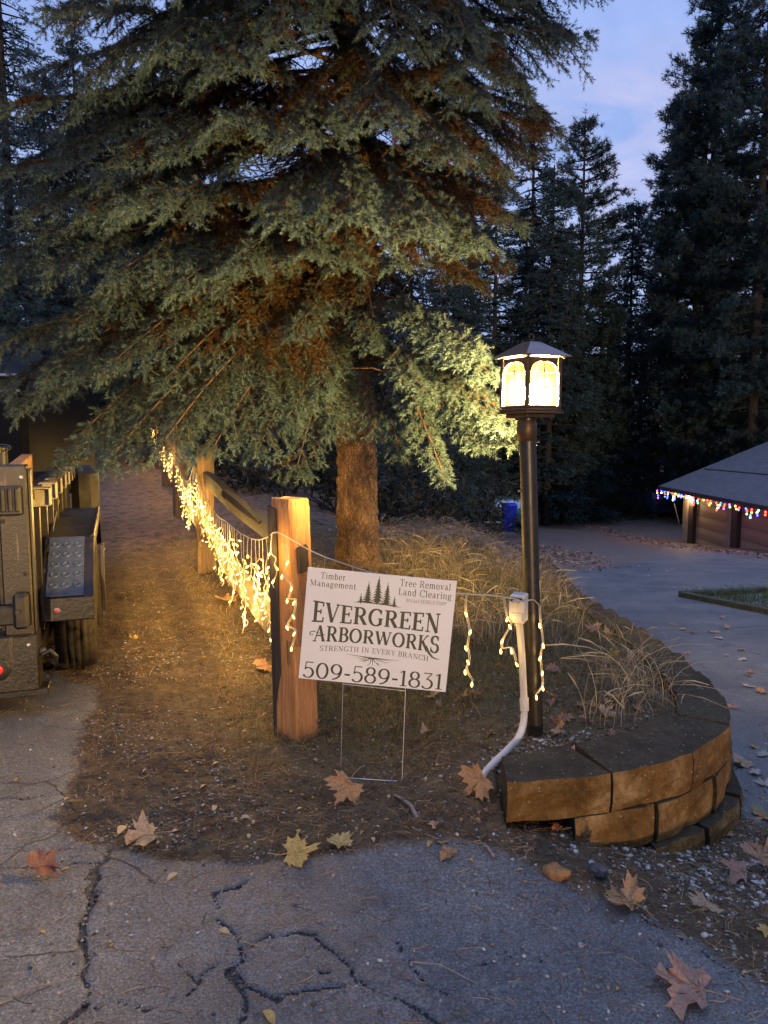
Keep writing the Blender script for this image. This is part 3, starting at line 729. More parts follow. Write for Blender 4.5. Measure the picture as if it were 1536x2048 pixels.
def block_mat(allup=False):
    m, t, b, o = nt('retaining_block'); v = coord(t, 'Generated'); ob = coord(t)
    g = N(t, 'ShaderNodeNewGeometry'); nz_ = N(t, 'ShaderNodeSeparateXYZ'); t.links.new(g.outputs['True Normal'], nz_.inputs[0])
    n1 = noise(t, 5, 6, .65, ob); n2 = noise(t, 45, 5, .7, ob); n3 = noise(t, 150, 3, .6, ob)
    fc = ramp(t, n1, [(.3, (.075, .038, .010)), (.52, (.19, .10, .028)), (.72, (.38, .24, .10))])
    fc = mixc(t, 1., fc, ramp(t, n2, [(.3, (.65,)*3), (.65, (1.2,)*3)]), 'MULTIPLY')
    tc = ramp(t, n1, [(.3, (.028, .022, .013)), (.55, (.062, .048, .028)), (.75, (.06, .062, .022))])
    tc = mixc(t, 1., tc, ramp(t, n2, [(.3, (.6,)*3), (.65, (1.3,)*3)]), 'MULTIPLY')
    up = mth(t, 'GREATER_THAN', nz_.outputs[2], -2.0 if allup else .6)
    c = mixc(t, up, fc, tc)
    vo = N(t, 'ShaderNodeTexVoronoi'); vo.inputs['Scale'].default_value = 60; t.links.new(ob, vo.inputs['Vector'])
    vs = N(t, 'ShaderNodeSeparateColor'); t.links.new(vo.outputs['Color'], vs.inputs[0])
    sp = mth(t, 'MULTIPLY', mth(t, 'LESS_THAN', mth(t, 'ADD', vo.outputs['Distance'], mth(t, 'MULTIPLY_ADD', n3, .6, -.3)), .2), mth(t, 'GREATER_THAN', vs.outputs[0], .86))
    c = mixc(t, mth(t, 'MULTIPLY', sp, .5), c, (.5, .46, .38))
    t.links.new(c, b.inputs['Base Color']); b.inputs['Roughness'].default_value = .95; b.inputs['Specular IOR Level'].default_value = .2
    bump(t, b, mth(t, 'ADD', mth(t, 'ADD', n2, mth(t, 'MULTIPLY', n1, 1.5)), mth(t, 'MULTIPLY', n3, .5)), 1., .011); return m
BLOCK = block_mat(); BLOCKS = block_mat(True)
# ============================================================ RETAINING WALL
def retaining_wall():
    root = empty('retaining_wall', (EDGE[0][0], EDGE[0][1], 0)); o0 = np.array([EDGE[0][0], EDGE[0][1], 0])
    tag(root, 'curved stacked block retaining wall with tan faces around the grassy island', 'wall')
    pl = EDGE; seg = np.hypot(*np.diff(pl, axis=0).T); S = np.concatenate([[0], np.cumsum(seg)])
    # smooth interpolation
    def at(s):
        s = np.clip(s, 0, S[-1]); return np.array([np.interp(s, S, pl[:, 0]), np.interp(s, S, pl[:, 1])])
    def ats(s): return (at(s-.05)+at(s)*2+at(s+.05))/4 if s > .12 else at(s)
    def ztop(s):
        return float(np.interp(s, S, EZ))
    spec = []  # course: start s, end s, dz, offset outward, block len
    cuts0 = [0, S[1], S[2], S[3]]+list(np.arange(S[3]+.36, 26, .40))
    cuts1 = [S[1]*.62, S[1]*.62+.35, S[2]+.17, S[3]+.14]+list(np.arange(S[3]+.5, 26, .40))
    cuts2 = [S[1]+.17, S[2]+.05, S[3]]+list(np.arange(S[3]+.36, 26, .40))
    for ci, (cuts, off) in enumerate(((cuts0, 0), (cuts1, .022), (cuts2, .05))):
        for a, b_ in zip(cuts[:-1], cuts[1:]):
            if a > 3.5 and ci > 0 and a > 9: continue
            p0, p1 = ats(a+.004), ats(b_-.006); d = unit(p1-p0); nrm = np.array([d[1], -d[0]])
            if a == 0: pass
            p0 = p0+nrm*(off+random.uniform(-.006, .006)); p1 = p1+nrm*(off+random.uniform(-.006, .006))
            z1 = ztop((a+b_)/2)-ci*.152+random.uniform(-.003, .003); z0 = z1-.149
            dep = (.27 if a < 1. else .21) if ci == 0 else .2
            inn = random.uniform(.03, .07) if a > 0 else .0
            i0 = p0-nrm*dep+d*inn; i1 = p1-nrm*dep-d*random.uniform(.02, .06)
            m = MB(); n = 7; vs = []
            # rough split face: grid between outer edges
            mid = (p0+p1)/2
            for iz in range(5):
                for ix in range(n):
                    u = ix/(n-1); w = iz/4; q = p0*(1-u)+p1*u
                    r = (.02*(vnoise(u*5+a*9, w*4+ci*7)-.5) if 0 < ix < n-1 else -.006)-(.007 if iz in (0, 4) else 0)+.005
                    q = q+nrm*r; vs.append((*(q-o0[:2]), z0+(z1-z0)*w))
            fs = [(iz*n+ix, iz*n+ix+1, (iz+1)*n+ix+1, (iz+1)*n+ix) for iz in range(4) for ix in range(n-1)]
            m.add(vs, fs)
            tp = [vs[4*n+k] for k in range(n)]; bt = [vs[k] for k in range(n)]
            i0 = G(1003, 1513, .24)[:2] if (a == 0 and ci == 0) else i0; I0 = i0-o0[:2]; I1 = i1-o0[:2]
            m.add(tp+[(*I1, z1), (*I0, z1)], [tuple(range(n))+(n, n+1)])
            m.add(bt+[(*I1, z0), (*I0, z0)], [(tuple(range(n))+(n, n+1))[::-1]])
            m.mi = 1; L_e = [vs[iz*n] for iz in range(5)]; R_e = [vs[iz*n+n-1] for iz in range(5)]
            m.add(L_e+[(*I0, z1), (*I0, z0)], [tuple(range(7))]); m.add(R_e+[(*I1, z1), (*I1, z0)], [tuple(range(7))[::-1]])
            m.add([(*I0, z0), (*I1, z0), (*I1, z1), (*I0, z1)], [(0, 1, 2, 3)])
            m.build('block', [BLOCK, BLOCKS], root)
retaining_wall()
# ============================================================ LAMP POST
LY = 3.04; LX = P(1071, 1460, LY)[0]; LZ = gz(LX, LY)
def lamp_post():
    topx = P(1054, 830, LY)[0]; lean = (topx-LX)
    root = empty('lamp_post', (LX, LY, LZ-.03)); tag(root, 'black lamp post with lit square lantern glowing at the grassy corner', 'lamp post')
    zp = P(1054, 830, LY)[2]-LZ+.03
    m = MB(); r = .0375
    r = .0345; zs = np.linspace(0, zp, 40); m.tube([(lean*z/zp, 0, z) for z in zs], [r]*40, 28)
    m.build('pole', BLACKM, root)
    m = MB(); Mx = Matrix.Translation((lean, 0, zp-.075))
    m.lathe([(.0385, -.03), (.041, -.028), (.041, .02), (.040, .045), (.032, .06), (.030, .095), (.045, .1)], (lean, 0, zp-.075), 28)
    m.build('collar', BRONZE, root)
    for k, (dx, dz, sgn) in enumerate(((-.040, zp-.31, 1), (.041, zp-.11, 1))):
        s = MB(); s.lathe([(.0001, .006), (.005, .005), (.0055, 0), (.003, 0), (.003, -.006)], (0, 0, 0), 10, Matrix.Rotation(-PI/2 if dx < 0 else PI/2, 4, 'Y'))
        o = s.build('screw', STEEL, root); o.location = (lean*dz/zp+dx, -.006, dz)
    # lantern: square, rotated ~ 34 deg, so a corner faces left of centre
    zb = P(1054, 828, LY)[2]-LZ+.03; zt = P(1054, 716, LY)[2]-LZ+.03; th = math.radians(28)
    R = Matrix.Rotation(th, 4, 'Z'); cen = Vector((lean+.012, 0, zb))
    w = .080; h = zt-zb   # half width of the box
    def X_(v): return R @ Vector(v)+cen
    def put(mb): mb.v = [tuple(X_(v)) for v in mb.v]; return mb
    m = MB()
    m.box((0, 0, .004), (2*w+.032, 2*w+.032, .008), bev=.002).box((0, 0, .014), (2*w+.018, 2*w+.018, .012), bev=.003)
    m.box((0, 0, -.008), (2*w-.02, 2*w-.02, .016), bev=.003)
    put(m).build('base_plate', BRONZE, root)
    m = MB()
    for sx in (-1, 1):
        for sy in (-1, 1): m.box((sx*w, sy*w, h/2+.01), (.016, .016, h-.022), bev=.002)
    for k in range(4):
        Rk = Matrix.Rotation(k*PI/2, 4, 'Z'); f = MB(); y = -w
        f.box((0, y, .026), (2*w-.016, .012, .012)); 
        # arched header: polygon strip above the arch
        n = 14; a = w-.012; z1 = h-.004; zs0 = h-.062; vs = []
        for i in range(n+1):
            u = -1+2*i/n; za = zs0+.042*math.sqrt(max(0, 1-abs(u)**2.6)); vs += [(u*a, y-.004, za), (u*a, y-.004, z1), (u*a, y+.004, za), (u*a, y+.004, z1)]
        fs = []
        for i in range(n):
            q = i*4; fs += [(q, q+4, q+5, q+1), (q+2, q+3, q+7, q+6), (q, q+2, q+6, q+4)]
        f.add(vs, fs)
        f.box((0, y, h*.5), (.0042, .006, h-.03))
        for zz in (h*.47, h-.058): f.box((0, y, zz), (2*w-.018, .0055, .0036))
        f.v = [tuple(Rk @ Vector(v)) for v in f.v]; n0 = len(m.v)
        m.v += f.v; m.f += [tuple(n0+i for i in q) for q in f.f]; m.m += f.m; m.sm += f.sm
    put(m).build('frame', BRONZE, root)
    # panes: pale seeded glass, bulb inside
    gm, t, b, o = nt('seeded_glass'); tr = N(t, 'ShaderNodeBsdfTransparent'); tr.inputs[0].default_value = (.95, .88, .66, 1)
    em = N(t, 'ShaderNodeEmission'); g = N(t, 'ShaderNodeNewGeometry'); bp = X_((0, 0, h*.38))+Vector((LX, LY, LZ-.03))
    vd = N(t, 'ShaderNodeVectorMath', operation='DISTANCE'); t.links.new(g.outputs['Position'], vd.inputs[0]); vd.inputs[1].default_value = bp
    sc2 = mth(t, 'POWER', mth(t, 'DIVIDE', .083, vd.outputs['Value']), 5.0); t.links.new(ramp(t, sc2, [(0, (1, .80, .16)), (.6, (1, .85, .42)), (1, (1, .9, .62))]), em.inputs[0]); t.links.new(mth(t, 'MULTIPLY_ADD', sc2, .9, PANE_E), em.inputs[1])
    ad = N(t, 'ShaderNodeAddShader'); t.links.new(tr.outputs[0], ad.inputs[0]); t.links.new(em.outputs[0], ad.inputs[1]); t.links.new(ad.outputs[0], o.inputs[0])
    gm.cycles.emission_sampling = 'NONE'
    for k in range(4):
        Rk = Matrix.Rotation(k*PI/2, 4, 'Z'); f = MB()
        f.box((0, -w+.009, h/2+.005), (2*w-.02, .002, h-.035)); f.v = [tuple(Rk @ Vector(v)) for v in f.v]; put(f).build('pane', gm, root)
    f = MB(); f.lathe([(.0001, -.034), (.018, -.028), (.03, -.008), (.032, .008), (.024, .026), (.014, .036), (.0001, .038)], (0, 0, h*.36), 20)
    bm_ = emis('lit_bulb', (1, .74, .36), LAMP_E); bo = put(f).build('bulb', bm_, root)
    f = MB(); f.lathe([(.0001, .012), (.016, .012), (.016, h*.36-.034), (.0001, h*.36-.034)], (0, 0, 0), 14); put(f).build('socket', BRONZE, root)
    # roof: hipped, flared, small flat cap
    m = MB(); zr = h; ro = w+.034; A = [(ro, zr-.004), (ro, zr+.003), (.03, zr+.060), (.022, zr+.063), (.0, zr+.064)]
    m.lathe([(.0, zr), (ro*1.414, zr)]+[(a*1.414, z) for a, z in A[1:]], (0, 0, 0), 4, Matrix.Rotation(PI/4, 4, 'Z'), sm=False)
    m.v = [tuple(v) for v in m.v]; put(m).build('roof', ROOFM, root)
    m = MB()
    hook = [(0, 0, zr+.066)]+[(0+.012*math.sin(a), 0, zr+.084-.012*math.cos(a)) for a in np.linspace(0, 5.2, 12)]
    m.tube(hook, .0022, 6); put(m).build('hanging_loop', BRONZE, root)
LAMP_E = 36000.0; PANE_E = .35
lamp_post()
# ============================================================ OUTLET BOX + CONDUIT
OB = P(1038, 1215, 2.95)
def outlet():
    root = empty('outlet_box', (OB[0], OB[1], OB[2])); tag(root, 'grey outdoor outlet box on plastic conduit beside the lamp post', 'outlet box')
    Rz = Euler((0, 0, math.radians(-24))).to_matrix()
    def b_(mb): mb.v = [tuple(Rz @ Vector(v)) for v in mb.v]; return mb
    b_(MB().box((0, 0, 0), (.062, .062, .115), bev=.005)).build('box', PVC, root)
    b_(MB().box((0, -.034, -.012), (.064, .008, .088), bev=.002).box((0, -.0395, -.03), (.046, .004, .03), bev=.001).box((0, -.042, -.026), (.03, .0025, .004))).build('cover', PVC, root)
    b_(MB().box((-.004, -.0335, .033), (.046, .004, .026))).build('socket_opening', TRAILD, root)
    b_(MB().box((-.002, -.046, .033), (.032, .022, .016), bev=.006)).build('plug', WIRE, root)
    m = MB(); L = lambda px, py, Y: P(px, py, Y)-OB
    pts = [np.array([.0, .0, -.05]), L(1043, 1300, 2.955), L(1048, 1400, 2.955), L(1049, 1415, 2.95), L(1046, 1450, 2.93), L(1035, 1478, 2.88), *[onground(a_, b_)+[0, 0, c_]-OB for a_, b_, c_ in ((1012, 1512, .02), (985, 1535, .013), (965, 1560, .01), (955, 1585, -.02))]]
    from mathutils import geometry
    P2 = []
    for i in range(len(pts)-1):
        p0 = pts[max(i-1, 0)]; p1 = pts[i]; p2 = pts[i+1]; p3 = pts[min(i+2, len(pts)-1)]
        for u in np.linspace(0, 1, 6, endpoint=False): P2.append(.5*((2*p1)+(-p0+p2)*u+(2*p0-5*p1+4*p2-p3)*u*u+(-p0+3*p1-3*p2+p3)*u**3))
    P2.append(pts[-1]); m.tube(P2, .0145, 14); m.build('conduit', PVC, root)
    m = MB(); m.tube([L(1048, 1395, 2.955), L(1049, 1421, 2.948)], .0185, 14);
    m.build('coupling', PVC, root); m = MB(); m.tube([np.array([0, 0, -.075]), np.array([0, 0, -.055])], .018, 14); m.build('box_adapter', PVC, root)
outlet()
# ------------------------------------------------------------ serif stroke lettering
BIGCAP = ''
def strip(pts, w):
    p = np.array(pts, float); w = np.array(w if hasattr(w, '__len__') else [w]*len(p), float)
    t = np.gradient(p, axis=0); t /= np.linalg.norm(t, axis=1, keepdims=True)+1e-9; n = np.stack([-t[:, 1], t[:, 0]], 1)
    v = np.concatenate([p+n*w[:, None]/2, p-n*w[:, None]/2]); k = len(p)
    return {'v': [tuple(q) for q in v], 'f': [(i, i+1, k+i+1, k+i) for i in range(k-1)]}
def arc(cx, cy, rx, ry, a0, a1, n=14):
    a = np.radians(np.linspace(a0, a1, n)); return list(zip(cx+rx*np.cos(a), cy+ry*np.sin(a)))
XH = .68
GL = {
 # strokes: T thick, t thin, a auto contrast, s serif(x,y,halfwidth); advance
 'A': (.92, ['t', (.46, 1), (.12, 0)], ['T', (.46, 1), (.8, 0)], ['t', (.24, .36), (.68, .36)], ['s', .12, 0, .14], ['s', .8, 0, .14]),
 'B': (.78, ['T', (.2, 0), (.2, 1)], ['s', .14, 0, .14], ['s', .14, 1, .14], ['a']+[(.2, 1)]+arc(.4, .76, .24, .24, 90, -90)+[(.2, .52)], ['a']+[(.2, .52)]+arc(.42, .26, .28, .26, 90, -90)+[(.2, 0)]),
 'C': (.86, ['a']+arc(.5, .5, .4, .51, 42, 318, 24), ['T', (.8, .98), (.8, .72)]),
 'E': (.74, ['T', (.2, 0), (.2, 1)], ['s', .14, 0, .14], ['s', .14, 1, .14], ['t', (.2, .98), (.68, .98)], ['t', (.2, .52), (.54, .52)], ['t', (.2, .02), (.7, .02)], ['m', (.67, 1), (.66, .78)], ['m', (.53, .64), (.53, .4)], ['m', (.68, 0), (.7, .24)]),
 'G': (.94, ['a']+arc(.5, .5, .4, .51, 45, 320, 24), ['T', (.78, .42), (.78, .05)], ['s', .78, .42, .15], ['m', (.8, .98), (.79, .72)]),
 'H': (.94, ['T', (.2, 0), (.2, 1)], ['T', (.74, 0), (.74, 1)], ['t', (.2, .51), (.74, .51)], ['s', .2, 0, .16], ['s', .2, 1, .16], ['s', .74, 0, .16], ['s', .74, 1, .16]),
 'I': (.42, ['T', (.2, 0), (.2, 1)], ['s', .2, 0, .17], ['s', .2, 1, .17]),
 'K': (.86, ['T', (.2, 0), (.2, 1)], ['s', .2, 0, .16], ['s', .2, 1, .16], ['t', (.2, .42), (.7, 1)], ['T', (.36, .58), (.76, 0)], ['s', .7, 1, .12], ['s', .76, 0, .12]),
 'L': (.7, ['T', (.2, 0), (.2, 1)], ['s', .2, 0, .16], ['s', .2, 1, .16], ['t', (.2, .02), (.64, .02)], ['m', (.63, 0), (.65, .26)]),
 'M': (1.12, ['t', (.2, 0), (.2, 1)], ['T', (.2, 1), (.54, .08)], ['t', (.54, .08), (.9, 1)], ['T', (.92, 0), (.92, 1)], ['s', .2, 0, .14], ['s', .12, 1, .12], ['s', .92, 0, .15], ['s', .98, 1, .1]),
 'N': (.96, ['t', (.2, 0), (.2, 1)], ['T', (.18, 1), (.78, 0)], ['t', (.78, 0), (.78, 1)], ['s', .2, 0, .14], ['s', .12, 1, .12], ['s', .78, 1, .14]),
 'O': (.96, ['a']+arc(.47, .5, .39, .51, 0, 360, 30)),
 'P': (.76, ['T', (.2, 0), (.2, 1)], ['s', .2, 0, .16], ['s', .14, 1, .14], ['a']+[(.2, .98)]+arc(.42, .73, .26, .26, 90, -90)+[(.2, .47)]),
 'R': (.86, ['T', (.2, 0), (.2, 1)], ['s', .2, 0, .16], ['s', .14, 1, .14], ['a']+[(.2, .98)]+arc(.42, .74, .25, .25, 90, -90)+[(.2, .49)], ['T', (.44, .5), (.76, 0)], ['s', .78, 0, .1]),
 'S': (.72, ['a']+arc(.37, .745, .25, .25, 30, 260, 16)+arc(.36, .26, .28, .26, 80, -150, 18), ['m', (.6, .98), (.6, .74)], ['m', (.1, .02), (.1, .28)]),
 'T': (.8, ['T', (.4, 0), (.4, 1)], ['s', .4, 0, .17], ['t', (.06, .98), (.74, .98)], ['m', (.07, 1), (.08, .76)], ['m', (.73, 1), (.72, .76)]),
 'V': (.88, ['T', (.12, 1), (.45, 0)], ['t', (.45, 0), (.78, 1)], ['s', .12, 1, .14], ['s', .78, 1, .12]),
 'W': (1.28, ['T', (.12, 1), (.38, 0)], ['t', (.38, 0), (.64, .95)], ['T', (.62, 1), (.9, 0)], ['t', (.9, 0), (1.16, 1)], ['s', .12, 1, .13], ['s', .62, 1, .13], ['s', 1.16, 1, .12]),
 'Y': (.84, ['T', (.1, 1), (.43, .48)], ['t', (.43, .48), (.74, 1)], ['T', (.43, 0), (.43, .5)], ['s', .1, 1, .13], ['s', .74, 1, .12], ['s', .43, 0, .16]),
 'a': (.62, ['T', (.44, 0), (.44, .45)], ['a']+arc(.28, .5, .16, .17, 0, 150, 10), ['a']+arc(.27, .2, .17, .19, 20, 330, 16), ['s', .5, 0, .08]),
 'b': (.66, ['T', (.16, 0), (.16, 1)], ['s', .1, 1, .08], ['a']+arc(.34, .33, .21, .34, 150, -150, 20)),
 'c': (.56, ['a']+arc(.31, .33, .22, .34, 50, 310, 18)),
 'd': (.68, ['T', (.5, 0), (.5, 1)], ['s', .44, 1, .08], ['s', .55, 0, .08], ['a']+arc(.31, .33, .21, .34, 30, 330, 20)),
 'e': (.6, ['a']+arc(.31, .33, .22, .34, 0, 315, 22), ['t', (.1, .36), (.53, .36)]),
 'g': (.62, ['a']+arc(.28, .43, .18, .23, 0, 360, 18), ['a']+arc(.29, -.1, .22, .15, 150, -200, 18)+[(.2, .2)], ['t', (.42, .6), (.58, .66)]),
 'i': (.34, ['T', (.17, 0), (.17, XH)], ['s', .17, 0, .14], ['s', .11, XH-.02, .09], ['T', (.17, .86), (.17, .98)]),
 'l': (.34, ['T', (.17, 0), (.17, 1)], ['s', .17, 0, .14], ['s', .11, .98, .09]),
 'm': (1.0, ['T', (.16, 0), (.16, XH)], ['T', (.5, 0), (.5, .48)], ['T', (.84, 0), (.84, .48)], ['a']+arc(.33, .47, .17, .2, 160, 0, 9), ['a']+arc(.67, .47, .17, .2, 160, 0, 9), ['s', .16, 0, .13], ['s', .5, 0, .12], ['s', .84, 0, .13], ['s', .1, XH-.02, .08]),
 'n': (.68, ['T', (.16, 0), (.16, XH)], ['T', (.52, 0), (.52, .48)], ['a']+arc(.34, .47, .18, .2, 160, 0, 9), ['s', .16, 0, .13], ['s', .52, 0, .13], ['s', .1, XH-.02, .08]),
 'o': (.64, ['a']+arc(.32, .33, .23, .34, 0, 360, 22)),
 'r': (.5, ['T', (.16, 0), (.16, XH)], ['a']+arc(.34, .44, .16, .22, 170, 55, 8), ['s', .16, 0, .14], ['s', .1, XH-.02, .08]),
 't': (.42, ['T', (.18, .1), (.18, .88)], ['t', (.04, XH-.02), (.38, XH-.02)], ['a']+arc(.29, .12, .11, .12, 180, 320, 8)),
 'v': (.62, ['T', (.1, XH), (.31, 0)], ['t', (.31, 0), (.53, XH)], ['s', .1, XH-.02, .11], ['s', .53, XH-.02, .1]),
 '0': (.82, ['a']+arc(.4, .48, .32, .49, 0, 360, 28)),
 '1': (.5, ['T', (.26, 0), (.26, 1)], ['s', .26, 0, .2], ['t', (.26, .98), (.04, .86)]),
 '3': (.72, ['t', (.08, .97), (.6, .97)], ['t', (.6, .97), (.28, .58)], ['a', (.28, .58)]+arc(.31, .28, .32, .3, 80, -150, 20)),
 '5': (.72, ['t', (.18, .97), (.62, .97)], ['t', (.18, .97), (.13, .5)], ['a', (.13, .52)]+arc(.32, .3, .31, .32, 110, -150, 20)),
 '7': (.7, ['t', (.06, .97), (.64, .97)], ['T', (.64, .97), (.26, 0)], ['m', (.07, 1), (.07, .8)]),
 '8': (.74, ['a']+arc(.36, .745, .24, .235, 0, 360, 22), ['a']+arc(.36, .255, .3, .265, 0, 360, 24)),
 '9': (.78, ['a']+arc(.37, .66, .29, .31, 0, 360, 24), ['a', (.66, .66), (.64, .45), (.55, .22), (.38, .07), (.14, .0)]),
 '-': (.4, ['H', (.03, .38), (.37, .38)]), '#': (.6, ['t', (.2, .05), (.3, .95)], ['t', (.38, .05), (.48, .95)], ['t', (.08, .35), (.56, .35)], ['t', (.1, .66), (.6, .66)]),
 '*': (.4, ['t', (.18, .6), (.18, .95)], ['t', (.04, .68), (.32, .88)], ['t', (.32, .68), (.04, .88)]),
}
def glyph(ch, bold=0., thin=None):
    g = GL[ch]; T = .115+bold; t = .05+bold*.35 if thin is None else thin; out = []
    for s in g[1:]:
        k = s[0]; pts = s[1:]
        if k == 's': out.append(strip([(s[1]-s[3], s[2]+(.02 if s[2] < .5 else -.02)), (s[1]+s[3], s[2]+(.02 if s[2] < .5 else -.02))], .045+bold*.3)); continue
        if k == 'a':
            p = np.array(pts, float); d = np.gradient(p, axis=0); d /= np.linalg.norm(d, axis=1, keepdims=True)+1e-9
            out.append(strip(p, t+(T-t)*np.abs(d[:, 1])**1.3)); continue
        out.append(strip(pts, {'T': T, 't': t, 'm': t*1.1, 'H': .085+bold}[k]))
    return out, g[0]
# ============================================================ SIGN
def rgba_sign():
    m, t, b, o = nt('corrugated_plastic'); b.inputs['Base Color'].default_value = (.80, .77, .70, 1); b.inputs['Roughness'].default_value = .5
    wv = N(t, 'ShaderNodeTexWave'); wv.inputs['Scale'].default_value = 45; t.links.new(coord(t), wv.inputs[0]); wv.bands_direction = 'X'
    n = noise(t, 6, 3, .5, coord(t)); c = ramp(t, n, [(.3, (.76, .73, .66)), (.7, (.82, .79, .72))]); t.links.new(c, b.inputs['Base Color'])
    bump(t, b, wv.outputs[1], .06, .001); return m
INK = simple('dark_ink', (.035, .032, .018), .5, 0, .15, 30, 0)
INKG = simple('green_ink', (.045, .05, .022), .5, 0, .15, 30, 0)
def sign():
    Y0 = 2.87
    TL, TR, BR, BL = P(612, 1135, Y0), P(908, 1161, Y0+.0), P(897, 1386, Y0-.02), P(601, 1355, Y0-.0)
    u = (TR-TL+BR-BL)/2; v = (BL-TL+BR-TR)/2; W_ = np.linalg.norm(u); H_ = np.linalg.norm(v)
    U = unit(u); Nn = unit(np.cross(U, -unit(v))); V_ = np.cross(U, Nn)  # V_ = down? check
    if np.dot(V_, v) < 0: V_ = -V_
    Nn = unit(np.cross(V_, U)); 
    if Nn[1] > 0: Nn = -Nn
    cen = (TL+TR+BL+BR)/4
    root = empty('yard_sign', tuple(cen)); tag(root, 'white yard sign with dark lettering and pine trees logo on wire stakes', 'yard sign')
    M = lambda a, b_, n=0.: U*((a-.5)*W_)+V_*((b_-.5)*H_)+Nn*n
    t = .004; c = [(0, 0), (1, 0), (1, 1), (0, 1)]; m = MB()
    # slight warp grid
    n = 12; vs = []
    for side in (0, -t):
        for j in range(n+1):
            for i in range(n+1): vs.append(M(i/n, j/n, side))
    k = (n+1)**2; fs = []
    for j in range(n):
        for i in range(n):
            a = j*(n+1)+i; fs += [(a, a+n+1, a+n+2, a+1), (k+a, k+a+1, k+a+n+2, k+a+n+1)]
    per = [i for i in range(n+1)]+[j*(n+1)+n for j in range(1, n+1)]+[n*(n+1)+i for i in range(n-1, -1, -1)]+[j*(n+1) for j in range(n-1, 0, -1)]
    for a, b_ in zip(per, per[1:]+per[:1]): fs.append((a, b_, k+b_, k+a))
    m.add(vs, fs); m.build('panel', rgba_sign(), root)
    AR = W_/H_
    lay = [0]
    def place(strips, mb):
        for s in strips:
            lay[0] += 1; e = .0004+lay[0]*2e-7
            vv = [M(p[0], p[1], e) for p in s['v']]; mb.add(vv, s['f'])
    def text(mb, s, u0, u1, vt, vb, bold=0., arch=None, hfun=None, thin=None, cw=.0):
        """letters s between u0..u1; cap top vt, baseline vb (functions of u allowed)"""
        gl = []; x = 0
        for ch in s:
            if ch == ' ': x += .42; continue
            big = ch in BIGCAP and hfun
            st, adv = glyph(ch, bold, thin); gl.append((x, st)); x += adv+.08+cw
        tot = x-.08-cw
        for x0, st in gl:
            for strip in st:
                vv = []
                for (gx_, gy_) in strip['v']:
                    uu = u0+(u1-u0)*(x0+gx_)/tot
                    t_, b_ = (vt(uu), vb(uu)) if callable(vt) else (vt, vb)
                    vv.append((uu, b_+(t_-b_)*gy_))
                place([{'v': vv, 'f': strip['f']}], mb)
    def sub(fn, name, mat):
        mb = MB(); fn(mb); o = mb.build(name, mat, root); return o
    def f1(mb):
        q = lambda uu: abs((uu-.49)/.44)
        text(mb, 'EVERGREEN', .056, .918, lambda x: .318-.022*q(x)**2+.012*(x-.5), lambda x: .462+.018*q(x)**2, bold=.085)
        # taller first letter swell
        text(mb, 'ARBORWORKS', .075, .925, lambda x: .512-.006*q(x)**2, lambda x: .628+.03*q(x)**2, bold=.085)
        # swash of A and S
        sw = lambda pts, w: place([strip(pts, w)], mb)
        sw([(.10, .575), (.075, .563), (.052, .575), (.053, .6), (.07, .602), (.072, .588)], [.004, .008, .008, .007, .006, .004])
        sw([(.10, .575), (.13, .58), (.155, .59)], [.006, .005, .004])
        sw([(.835, .60), (.86, .66), (.885, .695), (.915, .712), (.935, .708)], [.016, .017, .013, .008, .004])
    sub(f1, 'company_name', INKG)
    def f2(mb):
        text(mb, 'Timber', .09, .258, .033, .088); text(mb, 'Management', .022, .333, .105, .158)
    sub(f2, 'timber_lettering', INK)
    def f2(mb):
        text(mb, 'Tree Removal', .622, .965, .028, .088); text(mb, 'Land Clearing', .617, .975, .108, .168)
        text(mb, 'WA Lic# EVERGA*750PP', .675, .945, .195, .226)
    sub(f2, 'clearing_lettering', INK)
    def f3(mb):
        q = lambda uu: ((uu-.49)/.37)**2
        text(mb, 'STRENGTH IN EVERY BRANCH', .125, .862, lambda x: .668+.022*q(x), lambda x: .712+.024*q(x))
    sub(f3, 'slogan', INK)
    sub(lambda mb: text(mb, '509-589-1831', .025, .975, .842, .982, bold=.03, cw=.0), 'phone_number', INK)
    def logo(mb):
        def tree(cx, top, bot, hw, lv):
            r = random.Random(int(cx*999))
            for k in range(lv):
                a = top+(bot-top)*(k/lv)**1.0*.95; b_ = a+(bot-top)/lv*1.9; w = hw*((k+1.3)/(lv+.3))**.85
                for sg in (-1, 1):
                    ww = w*r.uniform(.82, 1.12); place([{'v': [(cx, a), (cx+sg*ww*.45, a+(b_-a)*.45), (cx+sg*ww, min(b_, bot)-.004), (cx+sg*ww*.5, min(b_, bot)-.012), (cx, min(b_, bot))], 'f': [(0, 1, 2, 3, 4)]}], mb)
            place([strip([(cx, top-.012), (cx, bot+.01)], [.003, .007])], mb)
        tree(.482, .032, .262, .052, 9); tree(.417, .085, .262, .044, 8); tree(.545, .08, .262, .044, 8); tree(.371, .198, .27, .026, 5); tree(.597, .196, .275, .026, 5)
        place([strip([(.325, .272), (.40, .262), (.48, .266), (.55, .268), (.65, .283)], [.001, .012, .009, .012, .001])], mb)
    sub(logo, 'tree_logo', INKG)
